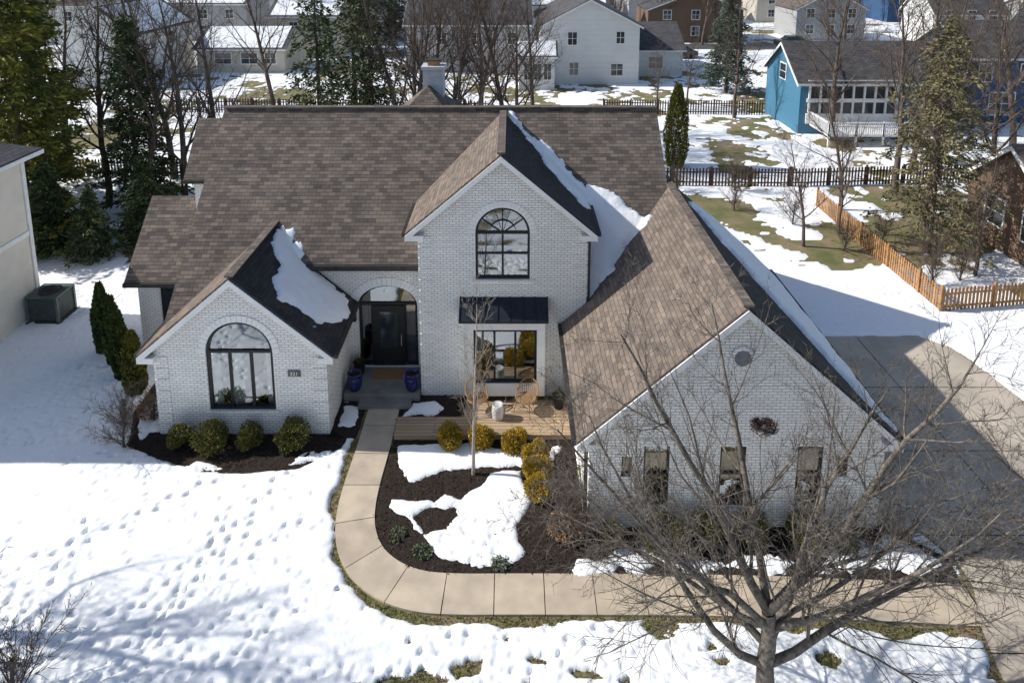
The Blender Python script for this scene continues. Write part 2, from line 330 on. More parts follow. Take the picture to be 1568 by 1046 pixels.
def snow_sd(X,Y):
    sd=np.full(X.shape,2.0)
    w=fbm(X*1.3,Y*1.3,5)
    sd=np.minimum(sd,dline(PATH,X,Y)-.68+w*.4)
    for P in [DRIVE]+FOOT: sd=np.minimum(sd,-sdpoly(P,X,Y)-.04)
    for P in (BED1,BED2,BED3,BED4): sd=np.minimum(sd,-sdpoly(P,X,Y)+.05)
    isl=np.full(X.shape,-9.)
    for P in ISL: isl=np.maximum(isl,sdpoly(P,X,Y)+w*.5)
    for P in HOLES: isl=np.minimum(isl,-sdpoly(P,X,Y)+w*.6)
    isl=np.where(X>1.2,isl+fbm(X*2.3+9,Y*2.3,3)*.8,isl)
    sd=np.maximum(sd+w*.22,isl)
    p=fbm(X*.9+5,Y*1.6,6)
    sd=sd-np.clip((11.95-Y)/.45,0,1)*(p*5+.65)*np.clip((X+4.2)/1.,0,1)*np.clip((6-X)/3,.35,1)
    sd=sd-np.clip((12.85-Y)/.6,0,1)*np.clip(p*4.5-.45,0,1)*1.2*(X>-4.5)
    sd=sd-np.clip(fbm(X*1.7+40,Y*1.7+8,4)*5-1.25,0,1)*1.5*((X<-4)&(Y<13.5))
    sd=np.minimum(sd,-sdpoly([(-3.7,18.2),(1.95,18.2),(1.95,19.05),(-3.7,19.05)],X,Y))
    back=np.clip((Y-27.5)/2.0,0,1)
    q=fbm(X*.33+3,Y*.33,6)*.75+fbm(X*1.6+11,Y*1.6,4)*.42
    thr=np.where(X>8,.05,-.16); thr=np.where(Y>38,-.05,thr)
    thr=np.where((X>17.2)&(Y>25)&(Y<40),.07,thr)
    thr=np.where((X>8)&(Y<31),thr-.10,thr)
    sd=np.minimum(sd,(q-thr)*5*back+(1-back)*2)
    return sd
def snow_h(X,Y):
    sd=snow_sd(X,Y)
    h=np.where(sd>0,.10*(1-np.exp(-np.maximum(sd,0)/.08)),-.03)
    h=h+np.where(sd>.02,(fbm(X*.6,Y*.6,3)*.05+fbm(X*2.6,Y*2.6,3)*.014+fbm(X*9,Y*9,2)*.009)*np.clip(sd*4,0,1),0)
    xs=X[0]; ys=Y[:,0]; st=xs[1]-xs[0]
    if st<.1:
        cut=np.zeros_like(h)
        for (x,y,r,d,a) in DENT:
            i0=int((x-.35-xs[0])/st); i1=int((x+.35-xs[0])/st)+1; j0=int((y-.35-ys[0])/st); j1=int((y+.35-ys[0])/st)+1
            i0=max(i0,0); j0=max(j0,0)
            if i1<=i0 or j1<=j0 or i0>=len(xs) or j0>=len(ys): continue
            xx=X[j0:j1,i0:i1]-x; yy=Y[j0:j1,i0:i1]-y
            u=xx*math.cos(a)+yy*math.sin(a); v=-xx*math.sin(a)+yy*math.cos(a)
            rr=(u/(r*1.7))**2+(v/r)**2
            cut[j0:j1,i0:i1]=np.maximum(cut[j0:j1,i0:i1],d*np.exp(-rr**2))
        h=np.where(sd>.02,np.maximum(h-cut,.012),h)
    return h
ground=mobj('ground',[(-260,-60,0),(260,-60,0),(260,420,0),(-260,420,0)],[(0,1,2,3)],M['ground'])
snow=sheet('snow_cover',-21,21.5,9.4,27.5,.05,snow_h,M['snow'])
snowb=sheet('back_snow_cover',-60,60,27.52,85,.22,lambda X,Y:snow_h(X,Y)*.6,M['snow'])
def bed(P):
    def f(X,Y):
        sd=sdpoly(P,X,Y)+fbm(X*2,Y*2,3)*.12
        return np.where(sd>0,.035+fbm(X*9,Y*9,3)*.06,-.03)
    return f
mb=empty('mulch_bed')
for i,P in enumerate((BED1,BED2,BED3,BED4)):
    xs=[p[0] for p in P]; ys=[p[1] for p in P]
    sheet('mulch_%d'%i,min(xs),max(xs),min(ys),max(ys),.05,bed(P),M['mulch'],mb)
def smoothline(P,it=3):
    P=[Vector(p) for p in P]
    for _ in range(it):
        Q=[P[0]]
        for a,b in zip(P[:-1],P[1:]): Q+= [a*.75+b*.25,a*.25+b*.75]
        Q.append(P[-1]); P=Q
    return P
cl=smoothline(PATH,3); cum=[0]
for a,b in zip(cl[:-1],cl[1:]): cum.append(cum[-1]+(b-a).length)
def at(s):
    s=max(0,min(cum[-1]-1e-4,s))
    for i in range(len(cum)-1):
        if cum[i+1]>=s: break
    t=(s-cum[i])/max(1e-6,cum[i+1]-cum[i]); p=cl[i]*(1-t)+cl[i+1]*t; d=(cl[i+1]-cl[i]).normalized(); return p,Vector((-d.y,d.x))
bb=B(); s=0; hw=.5; ln=1.17
while s<cum[-1]-.2:
    e=min(s+ln-.022,cum[-1]); k=6
    V=[]
    for i in range(k+1):
        p,nn=at(s+(e-s)*i/k)
        for sg in (1,-1): V.append((p.x+nn.x*hw*sg,p.y+nn.y*hw*sg,.055))
    V+=[(x,y,-.05) for x,y,z in V]; n2=2*(k+1); F=[]
    for i in range(k):
        a=2*i; F+=[(a+1,a+3,a+2,a),(a,a+2,a+2+n2,a+n2),(a+3,a+1,a+1+n2,a+3+n2)]
    F+=[(0,1,1+n2,n2),(2*k+1,2*k,2*k+n2,2*k+1+n2)]
    bb.add(V,F); s+=ln
bb.obj('walkway',M['concrete'])
mobj('driveway',[(x,y,.03) for x,y in DRIVE],[tuple(range(len(DRIVE)))],M['drive'])
jb=empty('driveway_joints'); bj=B()
for y in (6.5,9.5,12.0,14.9,17.8,20.7): bj.box(10.2 if y<14 else 9.6,16.7,y-.012,y+.012,.032,.036)
for x in (13.2,): bj.box(x-.012,x+.012,4.2,23.6,.032,.0365)
bj.obj('joint_lines',M['mulch'],jb)
# ---------------------------------------------------------------- brick house
H=empty('brick_house')
bb=B()
bb.box(-10.8,-5.62,23.6,31,0,2.75); bb.box(-5.6,-3.02,24.4,31,0,4.05); bb.box(-3.0,5.3,24.4,31,0,4.4)
bb.obj('rear_walls',M['brick'],H,uv=True)
RZ=8.61; RY=25.49
def mz(y): return y-16.88
slab('main_roof_front',[(-11.13,19.73,mz(19.73)),(-7.0,19.73,mz(19.73)),(-7.0,21.16,mz(21.16)),(-2.0,21.16,mz(21.16)),(-2.0,20.9,mz(20.9)),(2.45,20.9,mz(20.9)),(2.45,20.32,mz(20.32)),(5.6,20.32,mz(20.32)),(5.6,RY,RZ),(-11.13,RY,RZ)],.09,M['shingle'],H)
slab('main_roof_back',[(-11.13,RY,RZ),(5.6,RY,RZ),(5.6,31.3,2.8),(-11.13,31.3,2.8)],.09,M['shingle'],H)
for nm,x in (('left_gable_end',-10.8),('right_gable_end',5.3)):
    mobj(nm,[(x,19.95,0),(x,31,0),(x,31,2.95),(x,RY,RZ-.12),(x,19.95,2.9)],[(0,1,2,3,4)],M['brick'],H,uv=True)
tr=B(); gu=B(); cap=B()
for x in (-11.12,5.59): tr.beam((x,19.75,mz(19.75)-.09),(x,RY,RZ-.09),.03,.17); tr.beam((x,RY,RZ-.09),(x,31.3,2.72),.03,.17)
cap.beam((-11.13,RY,RZ+.05),(5.6,RY,RZ+.05),.3,.06)
gu.box(-7.0,-3.0,21.02,21.15,4.1,4.27)
def wing(nm,cx,hw,yf,yb,zr,ze,wx0,wx1,wy,holes,yeL=None,yeR=None):
    m=(zr-ze)/hw
    yeL=yeL or yb; yeR=yeR or yb
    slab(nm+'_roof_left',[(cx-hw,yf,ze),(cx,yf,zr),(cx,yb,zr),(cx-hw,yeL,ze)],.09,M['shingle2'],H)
    slab(nm+'_roof_right',[(cx+hw,yf,ze),(cx,yf,zr),(cx,yb,zr),(cx+hw,yeR,ze)],.09,M['shingleshade'],H)
    cap.beam((cx,yf-.01,zr+.045),(cx,yb,zr+.045),.26,.055)
    for s in (-1,1):
        tr.beam((cx+s*hw,yf-.02,ze-.085),(cx,yf-.02,zr-.085),.035,.2)
    zl=lambda x: zr-m*abs(x-cx)-.1
    wall(nm+'_front',[(wx0,0),(wx1,0),(wx1,zl(wx1)),(cx,zl(cx)),(wx0,zl(wx0))],holes,wy,.14,M['brick'],H)
    for s,wx in ((-1,wx0),(1,wx1)): tr.beam((wx,wy-.02,zl(wx)+.06),(cx,wy-.02,zl(cx)+.06),.05,.22)
lw=outline(-8.22,1.01,.85,2.78,1.0)
wing('left_wing',-8.27,2.93,18.3,22.25,5.32,2.82,-10.8,-5.62,18.5,[lw],yeR=21.4,yeL=21.0)
b2=B(); b2.add([(-10.8,18.5,0),(-10.8,20.0,0),(-10.8,20.0,2.9),(-10.8,18.5,2.9),(-5.62,18.5,0),(-5.62,21.5,0),(-5.62,21.5,2.9),(-5.62,18.5,2.9)],[(0,3,2,1),(4,5,6,7)]); b2.obj('left_wing_sides',M['brick'],H,uv=True)
window('left_wing_window',H,-8.22,1.01,18.5,.85,2.78,1.0,mull=(.34,.66),curtain=[(.0,.16),(.3,.5),(.84,1)],f=.085)
archring('left_wing_arch',H,-8.22,1.01,2.78,1.0,18.5)
tw=outline(-.3,.875,4.2,5.77,.875)
bayhole=[(-1.35,.7),(.95,.7),(.95,2.85),(-1.35,2.85)]
wing('center_gable',-.34,3.05,20.05,25.62,8.5,5.88,-3.0,2.42,20.3,[tw,bayhole],yeL=22.75,yeR=22.75)
b2=B(); b2.add([(-3.0,20.3,0),(-3.0,24.0,0),(-3.0,24.0,6.1),(-3.0,20.3,6.1),(2.42,20.3,0),(2.42,23.5,0),(2.42,23.5,6.1),(2.42,20.3,6.1)],[(0,3,2,1),(4,5,6,7)]); b2.obj('center_gable_sides',M['brick'],H,uv=True)
window('center_gable_window',H,-.3,.875,20.3,4.2,5.77,.875,mull=(.5,),bars=(.55,),archm=(.2,.4,.6,.8,.5),arc_ring=True,f=.075)
archring('center_gable_arch',H,-.3,.875,5.77,.875,20.3)
wall('bay_front',[(-1.45,.35),(1.06,.35),(1.06,3.05),(-1.45,3.05)],[[(-1.24,.8),(.8,.8),(.8,2.7),(-1.24,2.7)]],19.82,.1,M['trim'],H)
b2=B(); b2.box(-1.45,-1.35,19.83,20.29,.35,3.05); b2.box(.96,1.06,19.83,20.29,.35,3.05); b2.box(-1.34,.95,19.93,20.29,.35,.7); b2.obj('bay_sides',M['trim'],H)
window('bay_window',H,-.22,1.02,19.82,.8,2.7,0,mull=(.33,.66),f=.08,curtain=[(0,.12)])
b2=B(); b2.add([(-1.7,19.62,3.12),(1.16,19.62,3.12),(1.16,20.29,3.58),(-1.7,20.29,3.58),(-1.7,19.62,3.04),(1.16,19.62,3.04),(1.16,20.29,3.04),(-1.7,20.29,3.04)],[(0,1,2,3),(4,7,6,5),(0,4,5,1),(1,5,6,2),(3,7,4,0)])
for i in range(8):
    x=-1.68+i*.404; b2.beam((x,19.62,3.155),(x,20.28,3.615),.03,.05)
b2.obj('bay_canopy',M['seam'],H)
# entry
de=outline(-4.28,1.02,.3,2.62,.75)
wall('entry_wall',[(-7.2,.0),(-3.0,.0),(-3.0,4.12),(-7.2,4.12)],[de],21.42,.2,M['brick'],H)
window('entry_surround',H,-4.28,1.02,21.42,.3,2.62,.75,mull=(.22,.78),depth=.18,f=.09)
archring('entry_arch',H,-4.28,1.02,2.62,.75,21.42,w=.3)
b2=B(); b2.box(-4.84,-3.72,21.5,21.55,.31,2.57); b2.obj('door',M['black'],H)
b2=B(); b2.box(-4.58,-3.98,21.485,21.499,1.0,2.35); b2.obj('door_glass',M['farglass'],H)
b2=B(); b2.box(-3.86,-3.83,21.44,21.5,1.1,1.5); b2.obj('door_handle',M['ventgrey'],H)
# garage wing
gh=[]
for cx in (3.68,5.62,7.58): gh.append([(cx-.33,.65),(cx+.33,.65),(cx+.33,2.4),(cx-.33,2.4)])
for cx in (2.92,8.43): gh.append([(cx-.13,1.5),(cx+.13,1.5),(cx+.13,2.08),(cx-.13,2.08)])
wing('garage_wing',5.7,4.08,14.95,24.0,6.33,2.67,1.97,9.42,15.15,gh,yeL=20.3)
b2=B(); b2.add([(1.97,15.15,0),(1.97,20.3,0),(1.97,20.3,2.85),(1.97,15.15,2.85),(9.42,15.15,0),(9.42,23.8,0),(9.42,23.8,2.85),(9.42,15.15,2.85)],[(0,3,2,1),(4,5,6,7)])
b2.add([(5.3,23.8,0),(9.42,23.8,0),(9.42,23.8,2.85),(5.7,23.8,6.2),(5.3,23.8,6.1)],[(0,1,2,3,4)]); b2.obj('garage_wing_sides',M['brick'],H,uv=True)
for i,cx in enumerate((3.68,5.62,7.58)): window('garage_window_%d'%i,H,cx,.33,15.15,.65,2.4,0,bars=(.52,),f=.05)
for i,cx in enumerate((2.92,8.43)): window('garage_small_window_%d'%i,H,cx,.13,15.15,1.5,2.08,0,f=.04)
lin=B()
for cx in (3.68,5.62,7.58): lin.box(cx-.42,cx+.42,15.125,15.16,2.402,2.6); lin.box(cx-.4,cx+.4,15.09,15.16,.58,.648)
lin.box(-9.35,-7.1,18.44,18.51,.77,.848); lin.box(-1.3,.7,20.24,20.31,4.1,4.198)
lin.obj('sills_and_lintels',M['brick'],H,uv=True)
b2=B(); n=24
for i in range(n):
    a0=2*math.pi*i/n; a1=2*math.pi*(i+1)/n; P=[]
    for r,y in ((.31,15.11),(.21,15.11)): P+=[(5.69+r*math.cos(a0),y,4.86+r*math.sin(a0)),(5.69+r*math.cos(a1),y,4.86+r*math.sin(a1))]
    P+=[(5.69+.31*math.cos(a0),15.15,4.86+.31*math.sin(a0)),(5.69+.31*math.cos(a1),15.15,4.86+.31*math.sin(a1))]
    b2.add(P,[(0,1,3,2),(0,4,5,1)])
b2.obj('gable_vent_ring',M['brick'],H,uv=True); b2=B()
for i in range(7):
    z=4.68+i*.052; hwid=math.sqrt(max(.001,.21**2-(z+.02-4.86)**2)); b2.add([(5.69-hwid,15.115,z),(5.69+hwid,15.115,z),(5.69+hwid,15.145,z+.045),(5.69-hwid,15.145,z+.045)],[(0,1,2,3)])
b2.obj('gable_vent_louvers',M['ventgrey'],H)
b2=B()
for y0 in (16.2,19.4): b2.box(9.43,9.47,y0,y0+2.7,.05,2.3)
b2.obj('garage_doors',M['trim'],H)
# side wing left
b2=B(); b2.box(-13.7,-10.82,22.9,28.5,0,2.8); b2.box(-12.1,-10.83,24.5,28,2.81,6.1); b2.obj('side_wing_walls',M['brick'],H,uv=True)
slab('side_wing_roof',[(-14.0,22.6,2.85),(-11.14,22.6,2.85),(-11.14,24.96,5.21),(-14.0,24.96,5.21)],.09,M['shingle'],H)
slab('side_wing_roof_back',[(-14.0,24.96,5.21),(-11.14,24.96,5.21),(-11.14,28.7,2.8),(-14.0,28.7,2.8)],.09,M['shingle'],H)
mobj('side_wing_gable',[(-13.7,22.9,2.8),(-13.7,28.5,2.8),(-13.7,24.96,5.1)],[(0,1,2)],M['brick'],H,uv=True)
slab('upper_side_roof',[(-12.35,24.2,6.15),(-11.0,24.2,6.15),(-11.0,25.8,8.1),(-12.35,25.8,8.1)],.09,M['shingle'],H)
slab('upper_side_roof_back',[(-12.35,25.8,8.1),(-11.0,25.8,8.1),(-11.0,28,6.1),(-12.35,28,6.1)],.09,M['shingle'],H)
gu.box(-14.0,-11.2,22.48,22.6,2.7,2.84); gu.box(-12.35,-11.2,24.08,24.2,6.02,6.14)
tr.beam((-13.99,22.6,2.76),(-13.99,24.96,5.12),.03,.17); tr.beam((-12.34,24.2,6.06),(-12.34,25.8,8.01),.03,.15)
b2=B(); b2.box(-12.85,-12.15,22.86,22.9,.7,2.5); b2.obj('side_window_frame',M['black'],H); b2=B(); b2.box(-12.78,-12.22,22.84,22.858,.78,2.42); b2.obj('side_window_glass',M['farglass'],H)
gu.box(1.5,1.61,15.0,20.28,2.53,2.66); gu.box(9.79,9.9,15.0,23.95,2.53,2.66); gu.box(-5.33,-5.22,18.35,21.38,2.68,2.81); gu.box(-11.31,-11.2,18.35,20.6,2.68,2.81)
gu.box(-3.5,-3.39,20.1,22.6,5.75,5.87); gu.box(2.72,2.83,20.1,22.4,5.75,5.87)
gu.box(2.44,2.52,20.24,20.29,3.3,5.75); gu.box(1.85,1.93,20.18,20.28,.1,2.6); gu.box(1.86,1.95,15.3,15.4,.1,2.5)
gu.obj('gutters',M['gutter'],H); tr.obj('fascia_trim',M['trim'],H); cap.obj('ridge_caps',M['shingle'],H,uv=True)
q=B(); quoins(q,-10.8,18.5,.05,2.75,1); quoins(q,-5.62,18.5,.05,2.75,-1); quoins(q,-3.0,20.3,.05,5.8,1); quoins(q,2.42,20.3,3.6,5.8,-1,); quoins(q,1.97,15.15,.05,2.55,1); quoins(q,9.42,15.15,.05,2.55,-1)
q.obj('brick_quoins',M['brick'],H,uv=True)
r=B()
for x0,x1,y,z in ((-11.15,-10.7,18.28,2.73),(-5.8,-5.36,18.28,2.73),(-3.36,-2.8,20.05,5.8),(2.2,2.68,20.05,5.8),(1.65,2.1,14.95,2.6),(9.3,9.75,14.95,2.6)): r.box(x0,x1,y-.015,y+.3,z-.18,z)
r.obj('cornice_returns',M['trim'],H)
b2=B(); b2.box(-3.95,-3.05,29.3,30.2,5,9.35); b2.box(-4.02,-2.98,29.23,30.27,9.35,9.5); b2.obj('chimney',M['chim'],H,uv=True)
b2=B(); b2.box(-3.75,-3.25,29.5,30.0,9.5,9.72); b2.obj('chimney_flue',M['fence'],H)
b2=B(); b2.box(-3.8,-3.2,29.45,30.05,9.72,9.76); b2.obj('chimney_cap',M['gutter'],H)
mobj('rear_hip_roof',[(-5.2,27.2,7.3),(-2.2,27.2,7.3),(-2.2,31,7.3),(-5.2,31,7.3),(-3.7,28.9,8.72),(-3.7,29.2,8.72)],[(0,1,4),(1,2,5,4),(2,3,5),(3,0,4,5)],M['shingle'],H,uv=True)
b2=B(); b2.box(-4.9,-2.5,27.5,30.8,5,7.3); b2.obj('rear_dormer',M['brick'],H,uv=True)
b2=B()
for (x,y,z) in ((-1.9,26.3,7.9),(-1.5,26.5,7.7)):
    b2.box(x-.06,x+.06,y-.06,y+.06,z-.3,z+.85)
b2.obj('roof_vent_pipes',M['gutter'],H)
b2=B(); b2.box(-6.78,-6.4,18.46,18.499,2.0,2.2); b2.obj('number_plaque',M['acm'],H)
fc=bpy.data.curves.new('house_number','FONT'); fc.body='321'; fc.size=.17; fc.extrude=.004; fc.align_x='CENTER'; fc.align_y='CENTER'; fo=bpy.data.objects.new('house_number',fc); fo.location=(-6.59,18.452,2.1); fo.rotation_euler=(math.pi/2,0,0); fc.materials.append(M['trim']); link(fo,H)
b2=B(); b2.box(-5.5,-5.36,21.28,21.4,2.1,2.45); b2.box(-5.53,-5.33,21.25,21.41,2.45,2.5); b2.box(-5.46,-5.4,21.3,21.4,2.5,2.6); b2.obj('wall_lantern',M['black'],H)
b2=B(); b2.box(-10.6,-5.8,21.2,21.3,.02,2.6); b2.box(-10.6,-5.8,18.7,21.1,.0,.02); b2.box(-2.8,2.3,22.8,22.9,.02,5.9); b2.box(-2.8,2.3,20.5,22.7,3.1,3.2); b2.box(2.2,9.2,19,19.1,.02,2.6); b2.box(-5.5,-3.1,23.0,23.1,.02,4); b2.box(-5.5,-3.1,21.7,22.9,.02,.2); b2.obj('interior_partitions',M['interior'],H)
# roof snow -------------------------------------------------
def roofsnow(name,poly,zf,T=.14,w=.5):
    xs=[p[0] for p in poly]; ys=[p[1] for p in poly]
    def f(X,Y):
        sd=sdpoly(poly,X,Y)+fbm(X*2.4,Y*2.4,5)*w
        return np.where(sd>0,T*(1-np.exp(-np.maximum(sd,0)/.12))+fbm(X*3,Y*3,3)*.05*np.clip(sd*5,0,1)+.01,-.04)
    def post(V):
        V=V.copy(); V[:,2]=np.maximum(V[:,2],-.03)+zf(V[:,0],V[:,1]); return V
    sheet(name,min(xs)-.15,max(xs)+.06,min(ys)-.2,max(ys)+.2,.05,f,M['snowroof'],H,post)
mL=2.5/2.93; mT=2.62/3.05; mG=3.66/4.08
roofsnow('left_wing_roof_snow',[(-8.1,22.0),(-8.0,21.0),(-7.55,20.3),(-7.5,19.3),(-7.1,18.9),(-6.5,19.1),(-6.0,18.9),(-5.65,19.5),(-5.4,20.1),(-5.4,21.25),(-7.0,21.25)],lambda x,y:5.32-mL*(x+8.27))
roofsnow('left_valley_snow',[(-8.0,22.1),(-7.3,21.75),(-7.0,21.4),(-7.2,21.0),(-8.0,21.3)],lambda x,y:np.maximum(y-16.88,5.32-mL*(x+8.27)),T=.1)
roofsnow('center_gable_roof_snow',[(-.1,25.35),(1.2,24.4),(2.75,23.05),(2.75,21.9),(2.3,21.7),(1.7,22.3),(1.2,22.9),(.9,23.7),(.3,24.6)],lambda x,y:np.maximum(8.5-mT*(x+.34),y-16.88))
roofsnow('valley_snow',[(2.5,20.5),(3.3,20.9),(4.8,22.2),(4.0,22.7),(3.2,23.1),(2.7,23.3),(2.5,22.9)],lambda x,y:np.maximum(y-16.88,2.67+mG*(x-1.62)),T=.18)
roofsnow('garage_roof_snow',[(6.25,23.0),(7.3,23.6),(8.9,23.4),(9.7,22.4),(9.78,15.4),(9.15,15.6),(8.35,17.2),(7.6,18.8),(6.75,20.8)],lambda x,y:6.33-mG*(x-5.7),T=.2,w=.4)
# ---------------------------------------------------------------- entry / deck / furniture
st=empty('entry_stoop'); b2=B(); b2.box(-5.55,-3.05,20.0,21.41,0,.3); b2.box(-5.0,-3.3,19.6,19.998,0,.16); b2.obj('stoop_slab',M['stoop'],st)
dk=empty('wooden_deck'); b2=B(); b2.box(-3.6,1.93,18.25,19.05,.02,.2); b2.box(-1.5,1.93,19.052,19.81,.02,.2); b2.obj('deck_boards',M['deck'],dk,uv=True)
b2=B(); b2.box(-4.75,-3.75,20.75,21.3,.302,.325); b2.obj('doormat',M['mat'])
def lathe(name,prof,m,parent=None,loc=(0,0,0),n=24):
    V=[];F=[]
    for r_,z in prof:
        for i in range(n): a=2*math.pi*i/n; V.append((loc[0]+r_*math.cos(a),loc[1]+r_*math.sin(a),loc[2]+z))
    for k in range(len(prof)-1):
        for i in range(n): j=(i+1)%n; F.append((k*n+i,k*n+j,(k+1)*n+j,(k+1)*n+i))
    return mobj(name,V,F,m,parent,smooth=True)
POT=[(.01,0),(.17,0),(.22,.12),(.25,.3),(.24,.45),(.21,.52),(.24,.56),(.24,.6),(.2,.6),(.19,.5),(.01,.5)]
def segmesh(segs,name,m,parent=None,add=True,smooth=True):
    P0=np.array([s[0] for s in segs],float); P1=np.array([s[1] for s in segs],float); R0=np.array([s[2] for s in segs]); R1=np.array([s[3] for s in segs])
    D=P1-P0; D/= (np.linalg.norm(D,axis=1,keepdims=True)+1e-9)
    ref=np.where(np.abs(D[:,2:3])<.9,np.array([[0,0,1.]]),np.array([[1.,0,0]]))
    U=np.cross(D,ref); U/=np.linalg.norm(U,axis=1,keepdims=True)+1e-9; W=np.cross(D,U)
    Vs=[];Fs=[];off=0
    for msk,n in ((R0>=.035,7),((R0<.035)&(R0>=.012),4),(R0<.012,3)):
        if not msk.any(): continue
        a=np.arange(n)*2*np.pi/n; c=np.cos(a)[None,:,None]; s_=np.sin(a)[None,:,None]
        ring=U[msk][:,None,:]*c+W[msk][:,None,:]*s_
        A=P0[msk][:,None,:]+ring*R0[msk][:,None,None]; Bq=P1[msk][:,None,:]+ring*R1[msk][:,None,None]
        k=msk.sum(); V=np.concatenate([A,Bq],1).reshape(-1,3)
        base=(np.arange(k)*2*n)[:,None]+off; i=np.arange(n)[None,:]; j=(np.arange(n)+1)%n; j=j[None,:]
        F=np.stack([base+i,base+j,base+n+j,base+n+i],2).reshape(-1,4)
        Vs.append(V);Fs.append(F);off+=len(V)
    return npobj(name,np.concatenate(Vs),np.concatenate(Fs),m,parent,smooth=smooth,add=add)
def poly2seg(P,r): return [(tuple(a),tuple(b),r,r) for a,b in zip(P[:-1],P[1:])]
for x in (-5.22,-3.32):
    e=empty('blue_planter_pot'); lathe('pot',POT,M['blue'],e,(x,20.25,.3)); lathe('soil',[(.01,.52),(.19,.52)],M['mulch'],e,(x,20.25,.3))
for x,y,z in ((-5.25,21.1,.3),(1.5,19.5,.2)):
    e=empty('dark_planter_pot'); lathe('pot',[(.01,0),(.15,0),(.2,.4),(.22,.42),(.19,.42),(.17,.3),(.01,.3)],M['dark'],e,(x,y,z))
    sg=[]
    for i in range(40):
        a=random.Random(i).uniform(0,6.28); t=random.Random(i+99).uniform(.05,.3); sg.append(((x,y,z+.3),(x+t*math.cos(a),y+t*math.sin(a),z+.75-t*.7),.008,.004))
    segmesh(sg,'stems',M['box'],e)
def chair(x,y,rot):
    e=empty('wicker_chair',(x,y,.2)); e.rotation_euler=(0,0,rot); sg=[]
    c=[(.3*math.cos(t),.28*math.sin(t),.42) for t in np.linspace(0,2*math.pi,25)]; sg+=poly2seg(c,.022)
    for k in range(-6,7):
        xx=k*.045; yy=.28*math.sqrt(max(0,1-(xx/.3)**2)); sg.append(((xx,-yy,.43),(xx,yy,.43),.014,.014))
    for k in range(-5,6):
        yy=k*.05; xx=.3*math.sqrt(max(0,1-(yy/.28)**2)); sg.append(((-xx,yy,.44),(xx,yy,.44),.014,.014))
    for sx in (-1,1):
        for sy in (-1,1): sg.append(((sx*.22,sy*.2,.42),(sx*.3,sy*.3,.0),.022,.018))
    top=[]
    for t in np.linspace(-math.pi*.12,math.pi*1.12,25):
        top.append((.36*math.cos(t),.1+.26*math.sin(t),.62+.3*max(0,math.sin(t))**1.2))
    sg+=poly2seg(top,.022)
    for t in np.linspace(0.02*math.pi,.98*math.pi,15):
        sg.append(((.29*math.cos(t),.27*math.sin(t),.42),(.36*math.cos(t),.1+.26*math.sin(t),.62+.3*max(0,math.sin(t))**1.2),.01,.01))
    mid=[(.33*math.cos(t),.06+.27*math.sin(t),.55+.12*max(0,math.sin(t))) for t in np.linspace(0,math.pi,21)]; sg+=poly2seg(mid,.012)
    for sx in (-1,1): sg.append(((sx*.34,.0,.62),(sx*.27,-.2,.42),.02,.02))
    segmesh(sg,'wicker_frame',M['wicker'],e)
chair(-1.1,19.35,math.radians(35)); chair(.45,19.35,math.radians(-30))
e=empty('white_garden_stool'); lathe('drum',[(.01,0),(.16,0),(.17,.03),(.175,.1),(.19,.24),(.175,.38),(.17,.45),(.16,.48),(.155,.47),(.01,.47)],M['white'],e,(-.45,19.0,.2))
# ---------------------------------------------------------------- plants
def leaves(C,D,ln,wd,rng):
    n=len(C); D=D/(np.linalg.norm(D,axis=1,keepdims=True)+1e-9); R=rng.normal(size=(n,3)); Sd=np.cross(D,R); Sd/=np.linalg.norm(Sd,axis=1,keepdims=True)+1e-9
    ln=np.broadcast_to(np.asarray(ln),(n,))[:,None]; wd=np.broadcast_to(np.asarray(wd),(n,))[:,None]
    V=np.stack([C-D*ln/2,C+Sd*wd/2,C+D*ln/2,C-Sd*wd/2],1).reshape(-1,3); F=np.arange(4*n).reshape(-1,4); return V,F
def shrubmesh(name,m,r,hz,n,seed,ls=.07,lump=.18):
    rng=np.random.RandomState(seed); d=rng.normal(size=(n,3)); d/=np.linalg.norm(d,axis=1,keepdims=True)
    k=rng.normal(size=(18,3)); k/=np.linalg.norm(k,axis=1,keepdims=True); amp=rng.uniform(-1,1,18)
    b=1+lump*((np.clip(d@k.T,0,1)**6)@amp)
    rad=rng.uniform(.3,1.25,n)**.5*b; C=d*rad[:,None]*np.array([r,r,hz]); C[:,2]+=hz*.85; C=C[C[:,2]>0.02]
    D=C-np.array([0,0,hz*.5])+rng.normal(size=C.shape)*r*.5
    V,F=leaves(C,D,rng.uniform(.7,1.5,len(C))*ls,ls*.55,rng); return npobj(name,V,F,m,add=False)
def inst(name,mesh,loc,rot=0,sc=(1,1,1)):
    e=empty(name,loc); e.rotation_euler=(0,0,rot); e.scale=sc if isinstance(sc,tuple) else (sc,sc,sc)
    for i,ms in enumerate(mesh if isinstance(mesh,(list,tuple)) else [mesh]): link(bpy.data.objects.new(ms.name,ms),e)
    return e
boxm=[shrubmesh('foliage',M['box'],.35,.38,3600,s,.065,.5) for s in (1,2)]
goldm=[shrubmesh('foliage',M['gold'],.36,.33,6000,s,.055,.25) for s in (3,4)]
sagem=shrubmesh('foliage',M['sage'],.3,.07,500,5,.08,.4)
for i,x in enumerate((-10.0,-8.92,-7.8,-6.68)): inst('boxwood_shrub',boxm[i%2],(x,17.95,.03),i*1.3,(1+.08*(i%2),1,.95+.15*(i%2)))
for i,(x,y) in enumerate(((-1.88,18.02),(-.92,18.05),(.08,17.9),(.68,17.4),(.74,16.8),(.72,16.15))): inst('golden_shrub',goldm[i%2],(x,y,.03),i*1.1,(1.0,1.05,1.0-.06*(i%3)))
